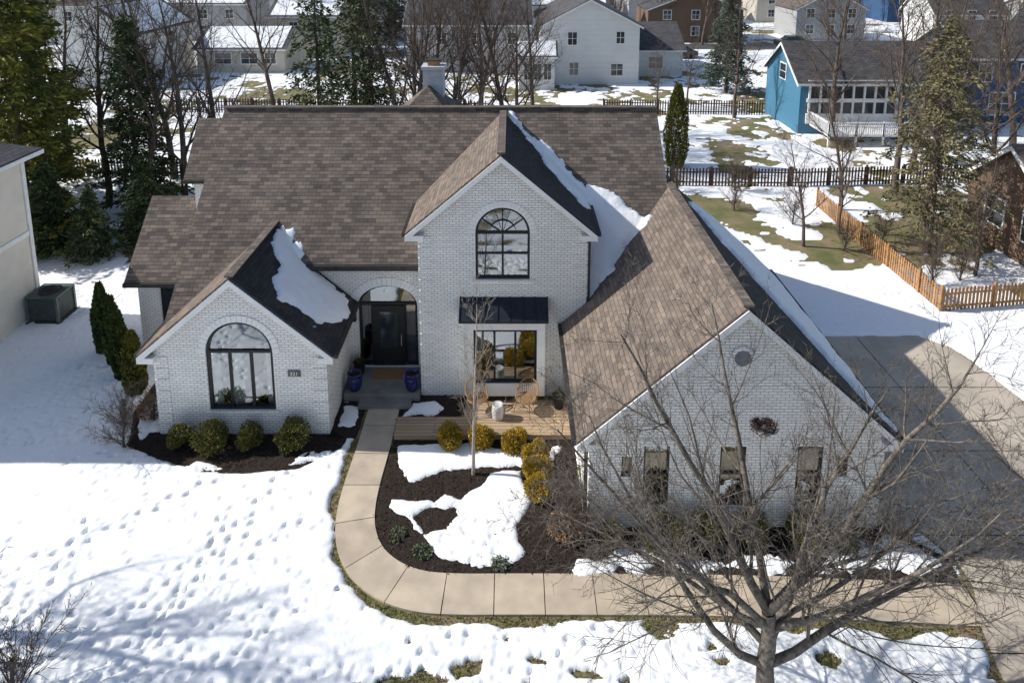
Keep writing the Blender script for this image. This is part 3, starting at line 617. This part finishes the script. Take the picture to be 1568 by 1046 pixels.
for i,(x,y,s_) in enumerate(((2.5,14.6,.8),(3.85,14.65,1.15),(4.95,14.75,1.05),(6.1,14.7,.9),(7.3,14.65,1.1),(8.3,14.6,.7))): inst('boxwood_shrub',boxm[i%2],(x,y,.03),i*1.7,s_)
for i,(x,y) in enumerate(((-2.2,14.4),(-2.9,14.9),(-.3,14.1),(9.0,14.4))): inst('low_perennial',sagem,(x,y,.03),i*1.7,.75)
def columnar(name,m,h,r,n,seed):
    rng=np.random.RandomState(seed); t=rng.uniform(0,1,n); a=rng.uniform(0,6.283,n)
    prof=r*np.clip(np.sin(np.pi*(t*.82+.13)),0,1)**.7*(1-.35*t)*(1+.2*np.sin(a*5+t*14)); rr=prof*rng.uniform(.55,1.05,n)**.5
    C=np.stack([rr*np.cos(a),rr*np.sin(a),t*h],1); D=np.stack([np.cos(a)*.4,np.sin(a)*.4,np.ones(n)],1)+rng.normal(size=(n,3))*.3
    V,F=leaves(C,D,rng.uniform(.6,1.4,n)*.16,.07,rng); return npobj(name,V,F,m,add=False)
arb=columnar('foliage',M['arb'],2.5,.33,4500,5); arb2=columnar('foliage',M['arbg'],2.1,.36,4500,15)
for i,(x,y,s_,mm) in enumerate(((-15.0,22.7,1.1,arb),(-14.2,22.0,1.05,arb),(-13.5,21.2,1.02,arb),(-12.6,20.4,1.08,arb2))): inst('arborvitae',[mm],(x,y,0),i,s_)
inst('arborvitae',[columnar('foliage',M['arbg'],5.7,.85,11000,6)],(10.95,43.4,0))
def grow(segs,rng,p,d,L,r,lev,P):
    n=P['n'][lev]; st_=L/n; mx=len(P['n'])-1; az=rng.uniform(0,6.28)
    for i in range(n):
        t0=i/n; t1=(i+1)/n; ra=r*(1-P['tap'][lev]*t0); rb=r*(1-P['tap'][lev]*t1)
        d=(d+Vector((rng.gauss(0,1),rng.gauss(0,1),rng.gauss(0,1)))*P['wob'][lev]+Vector((0,0,P['up'][lev]))).normalized()
        q=p+d*st_; segs.append((tuple(p),tuple(q),ra,rb))
        if lev<mx and t1>=P['start'][lev]:
            c=P['kids'][lev]; k=int(c)+(1 if rng.random()<c-int(c) else 0)
            for _ in range(k):
                az+=2.4+rng.uniform(-.5,.5); an=math.radians(P['ang'][lev]+rng.uniform(-12,12))
                u=d.cross(Vector((0,0,1))); u=u.normalized() if u.length>.05 else Vector((1,0,0)); w=d.cross(u)
                nd=(d*math.cos(an)+(u*math.cos(az)+w*math.sin(az))*math.sin(an)).normalized()
                s_=rng.random(); bp=p+(q-p)*s_
                grow(segs,rng,bp,nd,P['len'][lev]*L*(1-.55*t1)*rng.uniform(.7,1.25),max(rb*P['rr'][lev],P['rmin']),lev+1,P)
        p=q
def tree(seed,H_,r,P):
    segs=[]; grow(segs,random.Random(seed),Vector((0,0,-.1)),Vector((0,0,1)),H_,r,0,P); return segs
PL=dict(n=[9,6,4,3],tap=[.8,.8,.8,.6],wob=[.09,.10,.12,.14],up=[.02,.045,.05,.03],start=[.2,.15,.1],kids=[1.6,1.8,1.7],ang=[43,40,40],len=[.56,.52,.5],rr=[.5,.52,.6],rmin=.0055)
def spreading(seed,limbs,trunk_r=.2):
    rng=random.Random(seed); fg=[]; p=Vector((0,0,-.1)); tips=[]
    for i in range(6):
        q=p+Vector((rng.uniform(-.05,.05),rng.uniform(-.03,.03),.42)); fg.append((tuple(p),tuple(q),trunk_r-.012*i,trunk_r-.01-.012*i)); p=q; tips.append(q.copy())
    for zi,az,el,L,r in limbs:
        a=math.radians(az); e_=math.radians(el); grow(fg,rng,tips[zi],Vector((math.cos(a)*math.cos(e_),math.sin(a)*math.cos(e_),math.sin(e_))),L,r,0,PL)
    return fg
fg=spreading(21,((2,190,26,5.6,.08),(2,-8,30,5.8,.09),(3,150,36,5.6,.078),(3,35,44,5.6,.085),(4,205,48,5.2,.075),(4,-30,40,5.2,.075),(5,100,62,5.6,.085),(5,168,60,6.2,.095),(5,10,56,6.4,.10),(5,-60,62,4.0,.065),(4,5,20,5.4,.055),(4,172,18,5.2,.055)))
e=empty('bare_tree',(4.95,10.85,0)); segmesh(fg,'trunk_and_branches',M['bark'],e)
fgb=spreading(33,((3,180,30,5.2,.08),(4,150,42,5.4,.08),(4,195,50,5.0,.075),(5,120,55,5.4,.08),(5,30,55,5,.08),(5,178,60,5.8,.085)))
e=empty('bare_tree',(13.4,10.9,0)); segmesh(fgb,'trunk_and_branches',M['bark'],e)
nd=random.Random(4); ns=[]
for i in range(300):
    a=nd.uniform(0,6.28); r1=nd.uniform(.04,.17); l_=nd.uniform(.4,1.3); ns.append(((r1*math.cos(a)*1.3,r1*math.sin(a),nd.uniform(-.07,.09)),(r1*math.cos(a+l_)*1.7,r1*math.sin(a+l_)*1.2,nd.uniform(-.1,.13)),.007,.004))
e=empty('bird_nest',(4.6,11.0,6.25)); segmesh(ns,'nest_twigs',M['nest'],e)
fg2=[]; rng=random.Random(9)
PS=dict(n=[12,6,4,2],tap=[.85,.8,.7,.5],wob=[.02,.07,.12,.15],up=[.02,.07,.04,.0],start=[.32,.2,.2],kids=[2.6,1.3,1.2],ang=[38,35,35],len=[.36,.45,.5],rr=[.42,.5,.6],rmin=.004)
grow(fg2,rng,Vector((0,0,0)),Vector((.02,0,1)),5.4,.055,0,PS); e=empty('young_tree',(-1.1,16.9,0)); segmesh(fg2,'trunk_and_branches',M['barklight'],e)
PB=dict(n=[10,7,5,3],tap=[.85,.8,.8,.6],wob=[.05,.10,.13,.16],up=[.02,.07,.05,.03],start=[.25,.15,.15],kids=[2.2,1.5,1.5],ang=[38,38,40],len=[.5,.5,.5],rr=[.5,.5,.55],rmin=.011)
bare=[segmesh(tree(s,12.5,.2,PB),'trunk_and_branches',M['bark2'],add=False) for s in (31,32,33,34)]
PM=dict(PB); PM['rmin']=.022; PM['kids']=[2.2,1.4,1.6]
barefar=[segmesh(tree(s,13,.22,PM),'trunk_and_branches',M['bark2'],add=False) for s in (41,42)]
PC=dict(n=[3,6,4,3],tap=[.4,.8,.8,.6],wob=[.05,.12,.16,.2],up=[.02,.05,.04,.02],start=[0,.15,.1],kids=[6,1.5,1.6],ang=[38,40,42],len=[1.5,.5,.5],rr=[.4,.5,.55],rmin=.006)
small=[segmesh(tree(s,1.3,.05,PC),'stems',M['bark2'],add=False) for s in (51,52)]
def conifer(h,r,n,seed,m,low=.08,droop=.25,cl_=9,ls=.3,gap=0,lenp=.85):
    rng=np.random.RandomState(seed); C=[];D=[];sg=[((0,0,0),(0,0,h*.97),h*.018,.02)]
    asym=rng.uniform(-.25,.25,4)
    for b in range(n):
        t=low+(1-low)*(b/n)**.9; a=b*2.399+rng.uniform(-.3,.3); L=r*(1-t)**lenp*rng.uniform(.6,1.2)*(1+asym[0]*math.cos(a)+asym[1]*math.sin(2*a+t*5)+asym[2]*math.sin(t*19))+.12
        if gap and rng.rand()<gap: L*=.4
        z0=t*h; dirv=np.array([math.cos(a),math.sin(a),0]); side=np.array([-math.sin(a),math.cos(a),0])
        end=dirv*L+np.array([0,0,z0-droop*L]); sg.append(((0,0,z0),tuple(end),.03*(1-t)+.012,.008))
        k=int(cl_*L/r*3)+3
        for _ in range(k):
            s_=rng.uniform(.15,1)**.7; wv=rng.normal()*.17*L*(1.1-s_*.7); c=dirv*L*s_+side*wv+np.array([0,0,z0-droop*L*s_*s_+rng.normal()*.05-abs(wv)*.15])
            C.append(c);D.append(dirv*.8+side*np.sign(wv)*.6+np.array([0,0,-.25])+rng.normal(size=3)*.3)
    C=np.array(C);D=np.array(D); J=3; C=np.repeat(C,J,0)+rng.normal(size=(len(C)*J,3))*ls*.35; D=np.repeat(D,J,0)+rng.normal(size=(len(C),3))*.35
    V,F=leaves(C,D,rng.uniform(.6,1.4,len(C))*ls,ls*.36,rng)
    return [npobj('needles',V,F,m,add=False),segmesh(sg,'trunk',M['bark2'],add=False)]
pine=conifer(13,3.2,150,61,M['pine'],cl_=12,ls=.34,lenp=.6,gap=.25,droop=.15)
ypine=conifer(15,4.2,150,62,M['yellowpine'],cl_=16,ls=.42,droop=-.05,gap=.25,lenp=.5,low=.04)
spr=conifer(11,3.0,190,63,M['spruce'],cl_=10,ls=.32,gap=.1)
thin=conifer(11.4,3.3,150,64,M['olive'],low=.14,cl_=10,ls=.24,gap=.3,droop=.35,lenp=.55)
droopy=conifer(13,3.0,120,66,M['pine'],low=.05,cl_=10,ls=.3,gap=.35,droop=.6,lenp=.55)
smallp=conifer(4.5,1.6,100,65,M['pine'],low=.03,cl_=9,ls=.24)
def C(kind,nm,x,y,s=1,rot=0,z=0): inst(nm,kind,(x,y,z),rot,s)
C(ypine,'pine_tree',-25.0,33,1.0); C(ypine,'pine_tree',-29,38,1.05,2); C(pine,'pine_tree',-20.6,35.5,.85,1); C(smallp,'spruce_tree',-22.4,31.0,1.0); C(smallp,'spruce_tree',-20.0,30.2,.8,2); C(smallp,'spruce_tree',-24.0,29.8,.9,4)
C(smallp,'spruce_tree',-18.3,32,1.0,.5); C(smallp,'spruce_tree',-15.9,36,1.0,2.5)
C(droopy,'spruce_tree',-12.6,43,1.0,1.3); C(droopy,'spruce_tree',-9.6,45,1.05,2.7); C(droopy,'spruce_tree',-11.2,47,1.1,.7); C(spr,'spruce_tree',21.4,66,1.05); C(thin,'spruce_tree',20.2,30.8,1.0,.5); C(thin,'spruce_tree',29,44,.9,2)
BT=[(-17,37,1.0),(-21.5,41,1.1),(-23,36.5,1.0),(-19.3,34,.9),(-18.4,36,1.0),(-7.5,44,1.05),(-5.8,42,.95),(-4.5,47,1.1),(-2.2,44,1.05),(-.6,46,1.1),(.4,43.5,.9),(-2.8,52,1.15),(-8,54,1.1),(1.5,50,1.0),(-11,50,1.1),(-6,49,1.1),(-3.4,43,.9),(-6.8,46,1.05),
 (23,38.5,1),(26,42,1.05),(33,36,1.1),(22,34,.9),(17,33,.42),(14.5,31.5,.45),(24.6,50,1.0),(-30,44,1),(19,56,.8),(-21,58,1.1),(30,60,1.1),(16,60,.5),(13,59,.45),(37,48,1.2),(-34,60,1.1),(-26,47,1),(31,47,1.0),(27,36,.95),(40,42,1.2),(18.5,36,.6),(21,28.5,.45)]
for i,(x,y,s_) in enumerate(BT): inst('bare_tree',bare[i%4],(x,y,0),i*1.37,s_)
inst('bare_tree',bare[1],(-17.6,13.0,0),.4,.9); inst('bare_tree',bare[2],(-18.5,11.4,0),2.2,.95)
dt=empty('distant_trees'); rr=random.Random(77)
for i in range(120):
    y=rr.uniform(86,190); x=rr.uniform(-1,1)*y*.85
    o=bpy.data.objects.new('tree',barefar[i%2]); link(o,dt); o.location=(x,y,0); o.rotation_euler=(0,0,rr.uniform(0,6.28)); s_=rr.uniform(.7,1.2); o.scale=(s_,s_,s_)
for i in range(12):
    y=rr.uniform(85,170); x=rr.uniform(-1,1)*y*.8
    for ms in spr: o=bpy.data.objects.new('evergreen',ms); link(o,dt); o.location=(x,y,0); o.scale=(1,1,rr.uniform(.7,1.1))
for i,(x,y,s_) in enumerate(((-11.6,17.9,1.1),(-11.3,19.0,.9),(1.9,14.75,.9),(1.3,16.3,.6),(1.5,15.6,.7),(16.3,31,1.2),(15,34,1.3),(22,34,1.6),(24,33,1.7),(18.5,27.5,1.2),(20,28,1.3),(9.5,14.5,.8),(12.5,36,1.2),(-9.8,10.9,1.5),(-10.8,11.0,1.6),(19.5,29,1.6),(13.5,39,1.5),(10,38.8,1.3),(21.5,30,1.5),(18.7,32,1.2),(-12.0,18.6,1.0))):
    inst('twiggy_shrub',small[i%2],(x,y,0),i*.9,s_*.75)
dr=shrubmesh('dry_heads',M['dry'],.5,.36,900,12,.09,.3)
inst('dry_hydrangea',[dr,small[0]],(1.35,14.85,.02),0,(.85,.8,.9)); inst('dry_hydrangea',[dr],(-11.5,19.3,.02),1,(.8,.9,.8))
rg=np.random.RandomState(8); n=90000; gx=rg.uniform(-13,10.5,n); gy=rg.uniform(10.8,18.3,n); k=snow_sd(gx[None,:],gy[None,:])[0]
dp=dline(PATH,gx,gy); inb=np.zeros(n,bool)
for P in (BED1,BED2,BED4): inb|=sdpoly(P,gx,gy)>0
kp=(k<.04)&(dp>.52)&(~inb)&(sdpoly(DRIVE,gx,gy)<0)
Cc=np.stack([gx[kp],gy[kp],np.full(kp.sum(),.03)],1); V,F=leaves(Cc,np.array([[0,0,1.]])+rg.normal(size=Cc.shape)*.6,.10,.022,rg); npobj('grass',V,F,M['blade'])
n=16000; gx=rg.uniform(-12,10.8,n); gy=rg.uniform(13.7,20,n); inb=np.zeros(n,bool)
for P in (BED1,BED2,BED3): inb|=sdpoly(P,gx,gy)>0
inb&=sdpoly([(-3.7,18.2),(1.95,18.2),(1.95,20),(-1.5,20),(-1.5,19.06),(-3.7,19.06)],gx,gy)<0
Cc=np.stack([gx[inb],gy[inb],rg.uniform(.03,.075,inb.sum())],1); V,F=leaves(Cc,rg.normal(size=Cc.shape)*np.array([1,1,.35]),.07,.03,rg)
M['chip']=mat('mulch_chips',(.075,.05,.036),(.03,.02,.016),9,.95,island=.6); npobj('mulch_chips',V,F,M['chip'],mb)
# ---------------------------------------------------------------- fences
def fence(P,m,h=1.15,sp=.17,w=.1,posts=2.4):
    bb=B()
    for (a,b) in zip(P[:-1],P[1:]):
        a=Vector((a[0],a[1],0)); b=Vector((b[0],b[1],0)); L=(b-a).length; d=(b-a)/L; nn=Vector((-d.y,d.x,0))
        for i in range(int(L/sp)):
            c=a+d*(i+.5)*sp; l=c-d*w/2; r_=c+d*w/2; hh=h+random.uniform(-.02,.02); f=nn*.012
            V=[l-f,r_-f,r_-f+Vector((0,0,hh-.06)),c-f+Vector((0,0,hh)),l-f+Vector((0,0,hh-.06))]; V=V+[v+2*f for v in V]
            bb.add(V,[(0,1,2,3,4),(9,8,7,6,5)]+[(j,j+5,(j+1)%5+5,(j+1)%5) for j in range(5)])
        for z in (.3,h-.25): bb.beam(a+nn*.03+Vector((0,0,z)),b+nn*.03+Vector((0,0,z)),.035,.08)
        for i in range(int(L/posts)+1):
            c=a+d*i*posts; bb.box(c.x-.05,c.x+.05,c.y-.05,c.y+.05,0,h+.1)
    return bb.obj('picket_fence',M[m])
random.seed(5)
fence([(17.4,36.5),(17.5,25.4),(23.5,26.2)],'fence',1.1); fence([(7.5,39.9),(17.2,39.7),(36,41)],'fencedark',1.2,.2); fence([(8,57.5),(22,57)],'fencedark',1.3,.22); fence([(-32,41.5),(-12,41.5)],'fencedark',1.2,.2); fence([(-30,58),(-2,57)],'fencedark',1.3,.24)
# ---------------------------------------------------------------- neighbours
def house(x0,x1,y0,y1,ze,zr,axis,wm,rm='shgrey',wins=(),sidew=(),snowr=False,name='neighbor_house',hip=0,side=-1,ov=.35):
    e=empty(name); b=B(); b.box(x0,x1,y0,y1,0,ze)
    cx=(x0+x1)/2; cy=(y0+y1)/2
    if axis=='y' and not hip: b.add([(x0,y0,ze),(x1,y0,ze),(cx,y0,zr-.08),(x0,y1,ze),(x1,y1,ze),(cx,y1,zr-.08)],[(0,1,2),(5,4,3)])
    if axis=='x' and not hip: b.add([(x0,y0,ze),(x0,y1,ze),(x0,cy,zr-.08),(x1,y0,ze),(x1,y1,ze),(x1,cy,zr-.08)],[(2,1,0),(3,4,5)])
    b.obj('walls',M[wm],e,uv=True)
    X0,X1,Y0,Y1=x0-ov,x1+ov,y0-ov,y1+ov
    if axis=='y':
        dz=(zr-ze)/((x1-x0)/2)*ov; zz=ze-dz; ya,yb=Y0+hip,Y1-hip
        planes=[[(X0,Y0,zz),(cx,ya,zr),(cx,yb,zr),(X0,Y1,zz)],[(X1,Y0,zz),(X1,Y1,zz),(cx,yb,zr),(cx,ya,zr)]]
        if hip: planes+=[[(X0,Y0,zz),(X1,Y0,zz),(cx,ya,zr)],[(X0,Y1,zz),(cx,yb,zr),(X1,Y1,zz)]]
    else:
        dz=(zr-ze)/((y1-y0)/2)*ov; zz=ze-dz; xa,xb=X0+hip,X1-hip
        planes=[[(X0,Y0,zz),(X1,Y0,zz),(xb,cy,zr),(xa,cy,zr)],[(X0,Y1,zz),(xa,cy,zr),(xb,cy,zr),(X1,Y1,zz)]]
        if hip: planes+=[[(X0,Y0,zz),(xa,cy,zr),(X0,Y1,zz)],[(X1,Y0,zz),(X1,Y1,zz),(xb,cy,zr)]]
    for i,p in enumerate(planes):
        slab('roof_%d'%i,p,.12,M[rm],e)
        if snowr and (i in ((0,) if snowr==1 else (1,) if snowr==2 else (0,1))):
            c=sum((Vector(v) for v in p),Vector())/len(p); q=[tuple(c+(Vector(v)-c)*.9+Vector((0,0,.05))) for v in p]; slab('roof_snow_%d'%i,q,.1,M['snowroof'],e)
    t=B()
    if axis=='y' and not hip:
        for yy in (Y0-.02,): t.beam((X0,yy,zz-.1),(cx,yy,zr-.1),.04,.22); t.beam((cx,yy,zr-.1),(X1,yy,zz-.1),.04,.22)
    elif axis=='x': t.box(X0,X1,Y0-.06,Y0-.01,zz-.22,zz-.04)
    if axis=='x' and not hip: t.beam((X0-.02,Y0,zz-.1),(X0-.02,cy,zr-.1),.04,.22); t.beam((X0-.02,cy,zr-.1),(X0-.02,Y1,zz-.1),.04,.22)
    g=B()
    for (x,z,w,h) in wins:
        t.box(x-w/2-.1,x+w/2+.1,y0-.05,y0-.003,z-h/2-.1,z+h/2+.1); g.box(x-w/2,x-.03,y0-.07,y0-.052,z-h/2,z-.03); g.box(x+.03,x+w/2,y0-.07,y0-.052,z-h/2,z-.03); g.box(x-w/2,x-.03,y0-.07,y0-.052,z+.03,z+h/2); g.box(x+.03,x+w/2,y0-.07,y0-.052,z+.03,z+h/2)
    xs=x0 if side<0 else x1
    for (y,z,w,h) in sidew:
        a_,b_=(xs-.05,xs-.003) if side<0 else (xs+.003,xs+.05); c_,d_=(xs-.07,xs-.052) if side<0 else (xs+.052,xs+.07)
        t.box(a_,b_,y-w/2-.1,y+w/2+.1,z-h/2-.1,z+h/2+.1); g.box(c_,d_,y-w/2,y+w/2,z-h/2,z-.03); g.box(c_,d_,y-w/2,y+w/2,z+.03,z+h/2)
    if t.V: t.obj('trim',M['trim'],e)
    if g.V: g.obj('window_glass',M['farglass'],e)
    return e
e=house(-31,-19.3,18.6,25.5,7.0,9.0,'y','stucco','shgrey',hip=3.5,ov=.5,side=1)
b2=B(); b2.box(-19.29,-19.24,25.35,25.52,0,6.6); b2.box(-19.29,-19.26,18.6,25.34,3.4,3.6); b2.box(-18.86,-18.74,18.2,26.0,6.62,6.78); b2.obj('corner_boards',M['trim'],e)
house(3.0,13.3,69.7,84,6.4,9.1,'y','swhite','shgrey',wins=((6.3,4.9,.9,1.3),(6.5,1.7,.9,1.3),(11.3,5.0,.8,1.2),(11,1.6,1.2,1.2)))
house(.7,4.3,67,69.6,3.8,4.9,'x','swhite','shgrey',wins=((1.6,1.9,.7,1.6),(2.6,1.9,.7,1.6),(3.6,1.9,.7,1.6)),snowr=3)
house(13.4,19,74,84,3.2,5.6,'x','swhite','shgrey',wins=((16,1.6,1.5,1.2),))
house(-12,2,76,86,5.8,8.6,'x','sgrey','shgrey',wins=((-8,4,1,1.3),(-4,4,1,1.3),(0,4,1,1.3)),snowr=0)
e=house(22.4,34,51.2,58.2,4.4,6.9,'x','sblue','shgrey',sidew=((54.7,4.4,1.1,1.2),))
b2=B()
for i in range(9): b2.box(23.0+i*.85,23.14+i*.85,51.0,51.19,1.0,4.3)
b2.box(22.9,29.9,51.02,51.18,4.0,4.35); b2.box(22.9,29.9,51.02,51.18,2.6,2.9); b2.box(22.9,29.9,51.02,51.18,.9,1.7); b2.obj('sunroom_mullions',M['trim'],e)
b2=B(); b2.box(23,29.8,51.13,51.16,1.7,4.0); b2.obj('sunroom_glass',M['farglass'],e)
b2=B(); b2.box(23.2,29.5,47.8,50.98,.8,.95)
for x in np.arange(23.2,29.5,.16): b2.box(x,x+.05,47.8,47.86,.95,1.8)
for y in np.arange(47.8,50.9,.16): b2.box(23.2,23.26,y,y+.05,.95,1.8)
b2.box(23.15,29.5,47.76,47.9,1.8,1.88); b2.box(23.15,23.3,47.8,50.98,1.8,1.88)
for x in (23.2,25.2,27.2,29.3): b2.box(x,x+.12,47.8,47.92,0,1.9)
b2.obj('raised_deck',M['trim'],e)
house(37.4,46,54.3,62,5.8,8.2,'x','snavy','shgrey',wins=((38.8,4.3,1,1.4),(42.2,4.3,1,1.4),(40.4,1.7,2,1.8)))
house(23.8,32,27.5,33.5,3.3,5.6,'x','sbrown','shingle',sidew=((29,1.9,1.2,1.3),(31.5,1.9,1.2,1.3)))
house(-36,-26,76,84,3.0,5.0,'x','sbeige','shgrey',wins=((-33,1.7,1.8,1.2),(-30,1.7,1.8,1.2),(-27.6,1.7,1.2,1.2)),snowr=1)
house(-31,-22,86,95,5.6,7.8,'x','sbeige','shgrey',wins=((-28,4,1,1.3),(-25,4,1,1.3)),snowr=1)
house(-46,-38.2,68,80,5.8,8.4,'y','swhite','shgrey',wins=((-40,4.3,1,1.3),(-40,1.7,1,1.3)),sidew=((71,4.3,1,1.3),(75,4.3,1,1.3)),snowr=2,side=1)
cols=['swhite','sgrey','sbeige','snavy','swhite','sbrown','sgrey']
rr=random.Random(12); k=0
for row,y in enumerate((100,122,146,172)):
    x=-y*.8+rr.uniform(0,10)
    while x<y*.85:
        w=rr.uniform(10,15); d=rr.uniform(8,11)
        yy=y+rr.uniform(-3,3); ax=rr.choice('xy')
        house(x,x+w,yy,yy+d,rr.uniform(4.5,5.8),rr.uniform(7.2,8.8),ax,cols[k%7],'shgrey' if k%3 else 'shingle',wins=[(x+w*f_,z_,1.1,1.3) for f_ in (.2,.5,.8) for z_ in (1.7,4.1)],snowr=rr.choice((0,0,1,2,3)))
        k+=1; x+=w+rr.uniform(5,11)
mobj('road',[(8,93.5,.02),(150,90,.02),(150,97,.02),(8,98,.02)],[(0,1,2,3)],M['asphalt'])
def car(x,y,rot):
    e=empty('parked_car',(x,y,0)); e.rotation_euler=(0,0,rot)
    prof=[(-2.3,.35),(-2.3,.85),(-2.15,1.0),(-1.3,1.05),(-.75,1.55),(.9,1.6),(1.7,1.05),(2.25,.95),(2.35,.6),(2.3,.35)]
    n=len(prof); V=[(a,-.9 if z<1.2 else -.72,z) for a,z in prof]+[(a,.9 if z<1.2 else .72,z) for a,z in prof]
    mobj('body',V,[tuple(range(n)),tuple(range(2*n-1,n-1,-1))]+[(i,i+n,(i+1)%n+n,(i+1)%n) for i in range(n)],M['paint'],e)
    b=B()
    for s in (-1,1): b.add([(-1.15,s*.915,1.08),(1.4,s*.915,1.08),(.8,s*.76,1.5),(-.65,s*.76,1.48)],[(0,1,2,3)])
    b.obj('side_windows',M['farglass'],e); b=B()
    for wx in (-1.45,1.45):
        for s in (-1,1):
            V=[];nn=16
            for yy in (s*.7,s*.93): V+=[(wx+.34*math.cos(6.283*i/nn),yy,.34+.34*math.sin(6.283*i/nn)) for i in range(nn)]
            b.add(V,[tuple(range(nn)),tuple(range(nn,2*nn))]+[(i,(i+1)%nn,nn+(i+1)%nn,nn+i) for i in range(nn)])
    b.obj('wheels',M['tyre'],e)
car(21.5,86,.2); car(40,95.5,0)
e=empty('air_conditioner',(-18.55,25.1,0)); b=B(); b.box(-.55,.55,-.5,.5,.1,1.1); b.obj('cabinet',M['gutter'],e); b=B()
for z in np.arange(.18,1.05,.075): b.box(-.58,.58,-.53,.53,z,z+.035)
for x in (-.57,.57):
    for y in (-.52,.52): b.box(x-.05,x+.05,y-.05,y+.05,.1,1.12)
b.box(-.62,.62,-.57,.57,1.1,1.16); b.box(-.7,.7,-.65,.65,0,.1)
b.obj('louvers',M['acm'],e); lathe('fan_grille',[(.4,1.162),(.42,1.2),(.36,1.2),(.34,1.165),(.2,1.19),(.01,1.2)],M['gutter'],e,(0,0,0))
# ---------------------------------------------------------------- light, world, camera
sunv=Vector((-1.36,.13,1)).normalized()
el=math.asin(sunv.z); rotz=math.atan2(sunv.x,sunv.y)
w=bpy.data.worlds.new('World'); S.world=w; w.use_nodes=True; nt=w.node_tree
sk=nt.nodes.new('ShaderNodeTexSky'); sk.sky_type='NISHITA'; sk.sun_disc=False; sk.sun_elevation=el; sk.sun_rotation=rotz; sk.altitude=200
bg=nt.nodes['Background']; bg.inputs[1].default_value=.13; nt.links.new(sk.outputs[0],bg.inputs[0])
l=bpy.data.lights.new('sun','SUN'); l.energy=5.0; l.angle=math.radians(.5); l.color=(1,.97,.91); o=bpy.data.objects.new('sun',l); o.rotation_euler=(-sunv).to_track_quat('-Z','Y').to_euler(); COL.objects.link(o)
cam=bpy.data.cameras.new('camera'); cam.lens=23.74; cam.sensor_width=36; cam.shift_y=-.2761; cam.clip_end=1500
co=bpy.data.objects.new('camera',cam); co.location=(0,0,15); co.rotation_euler=(math.radians(90-9.93),0,0); COL.objects.link(co); S.camera=co
print('OBJ',len(bpy.data.objects))
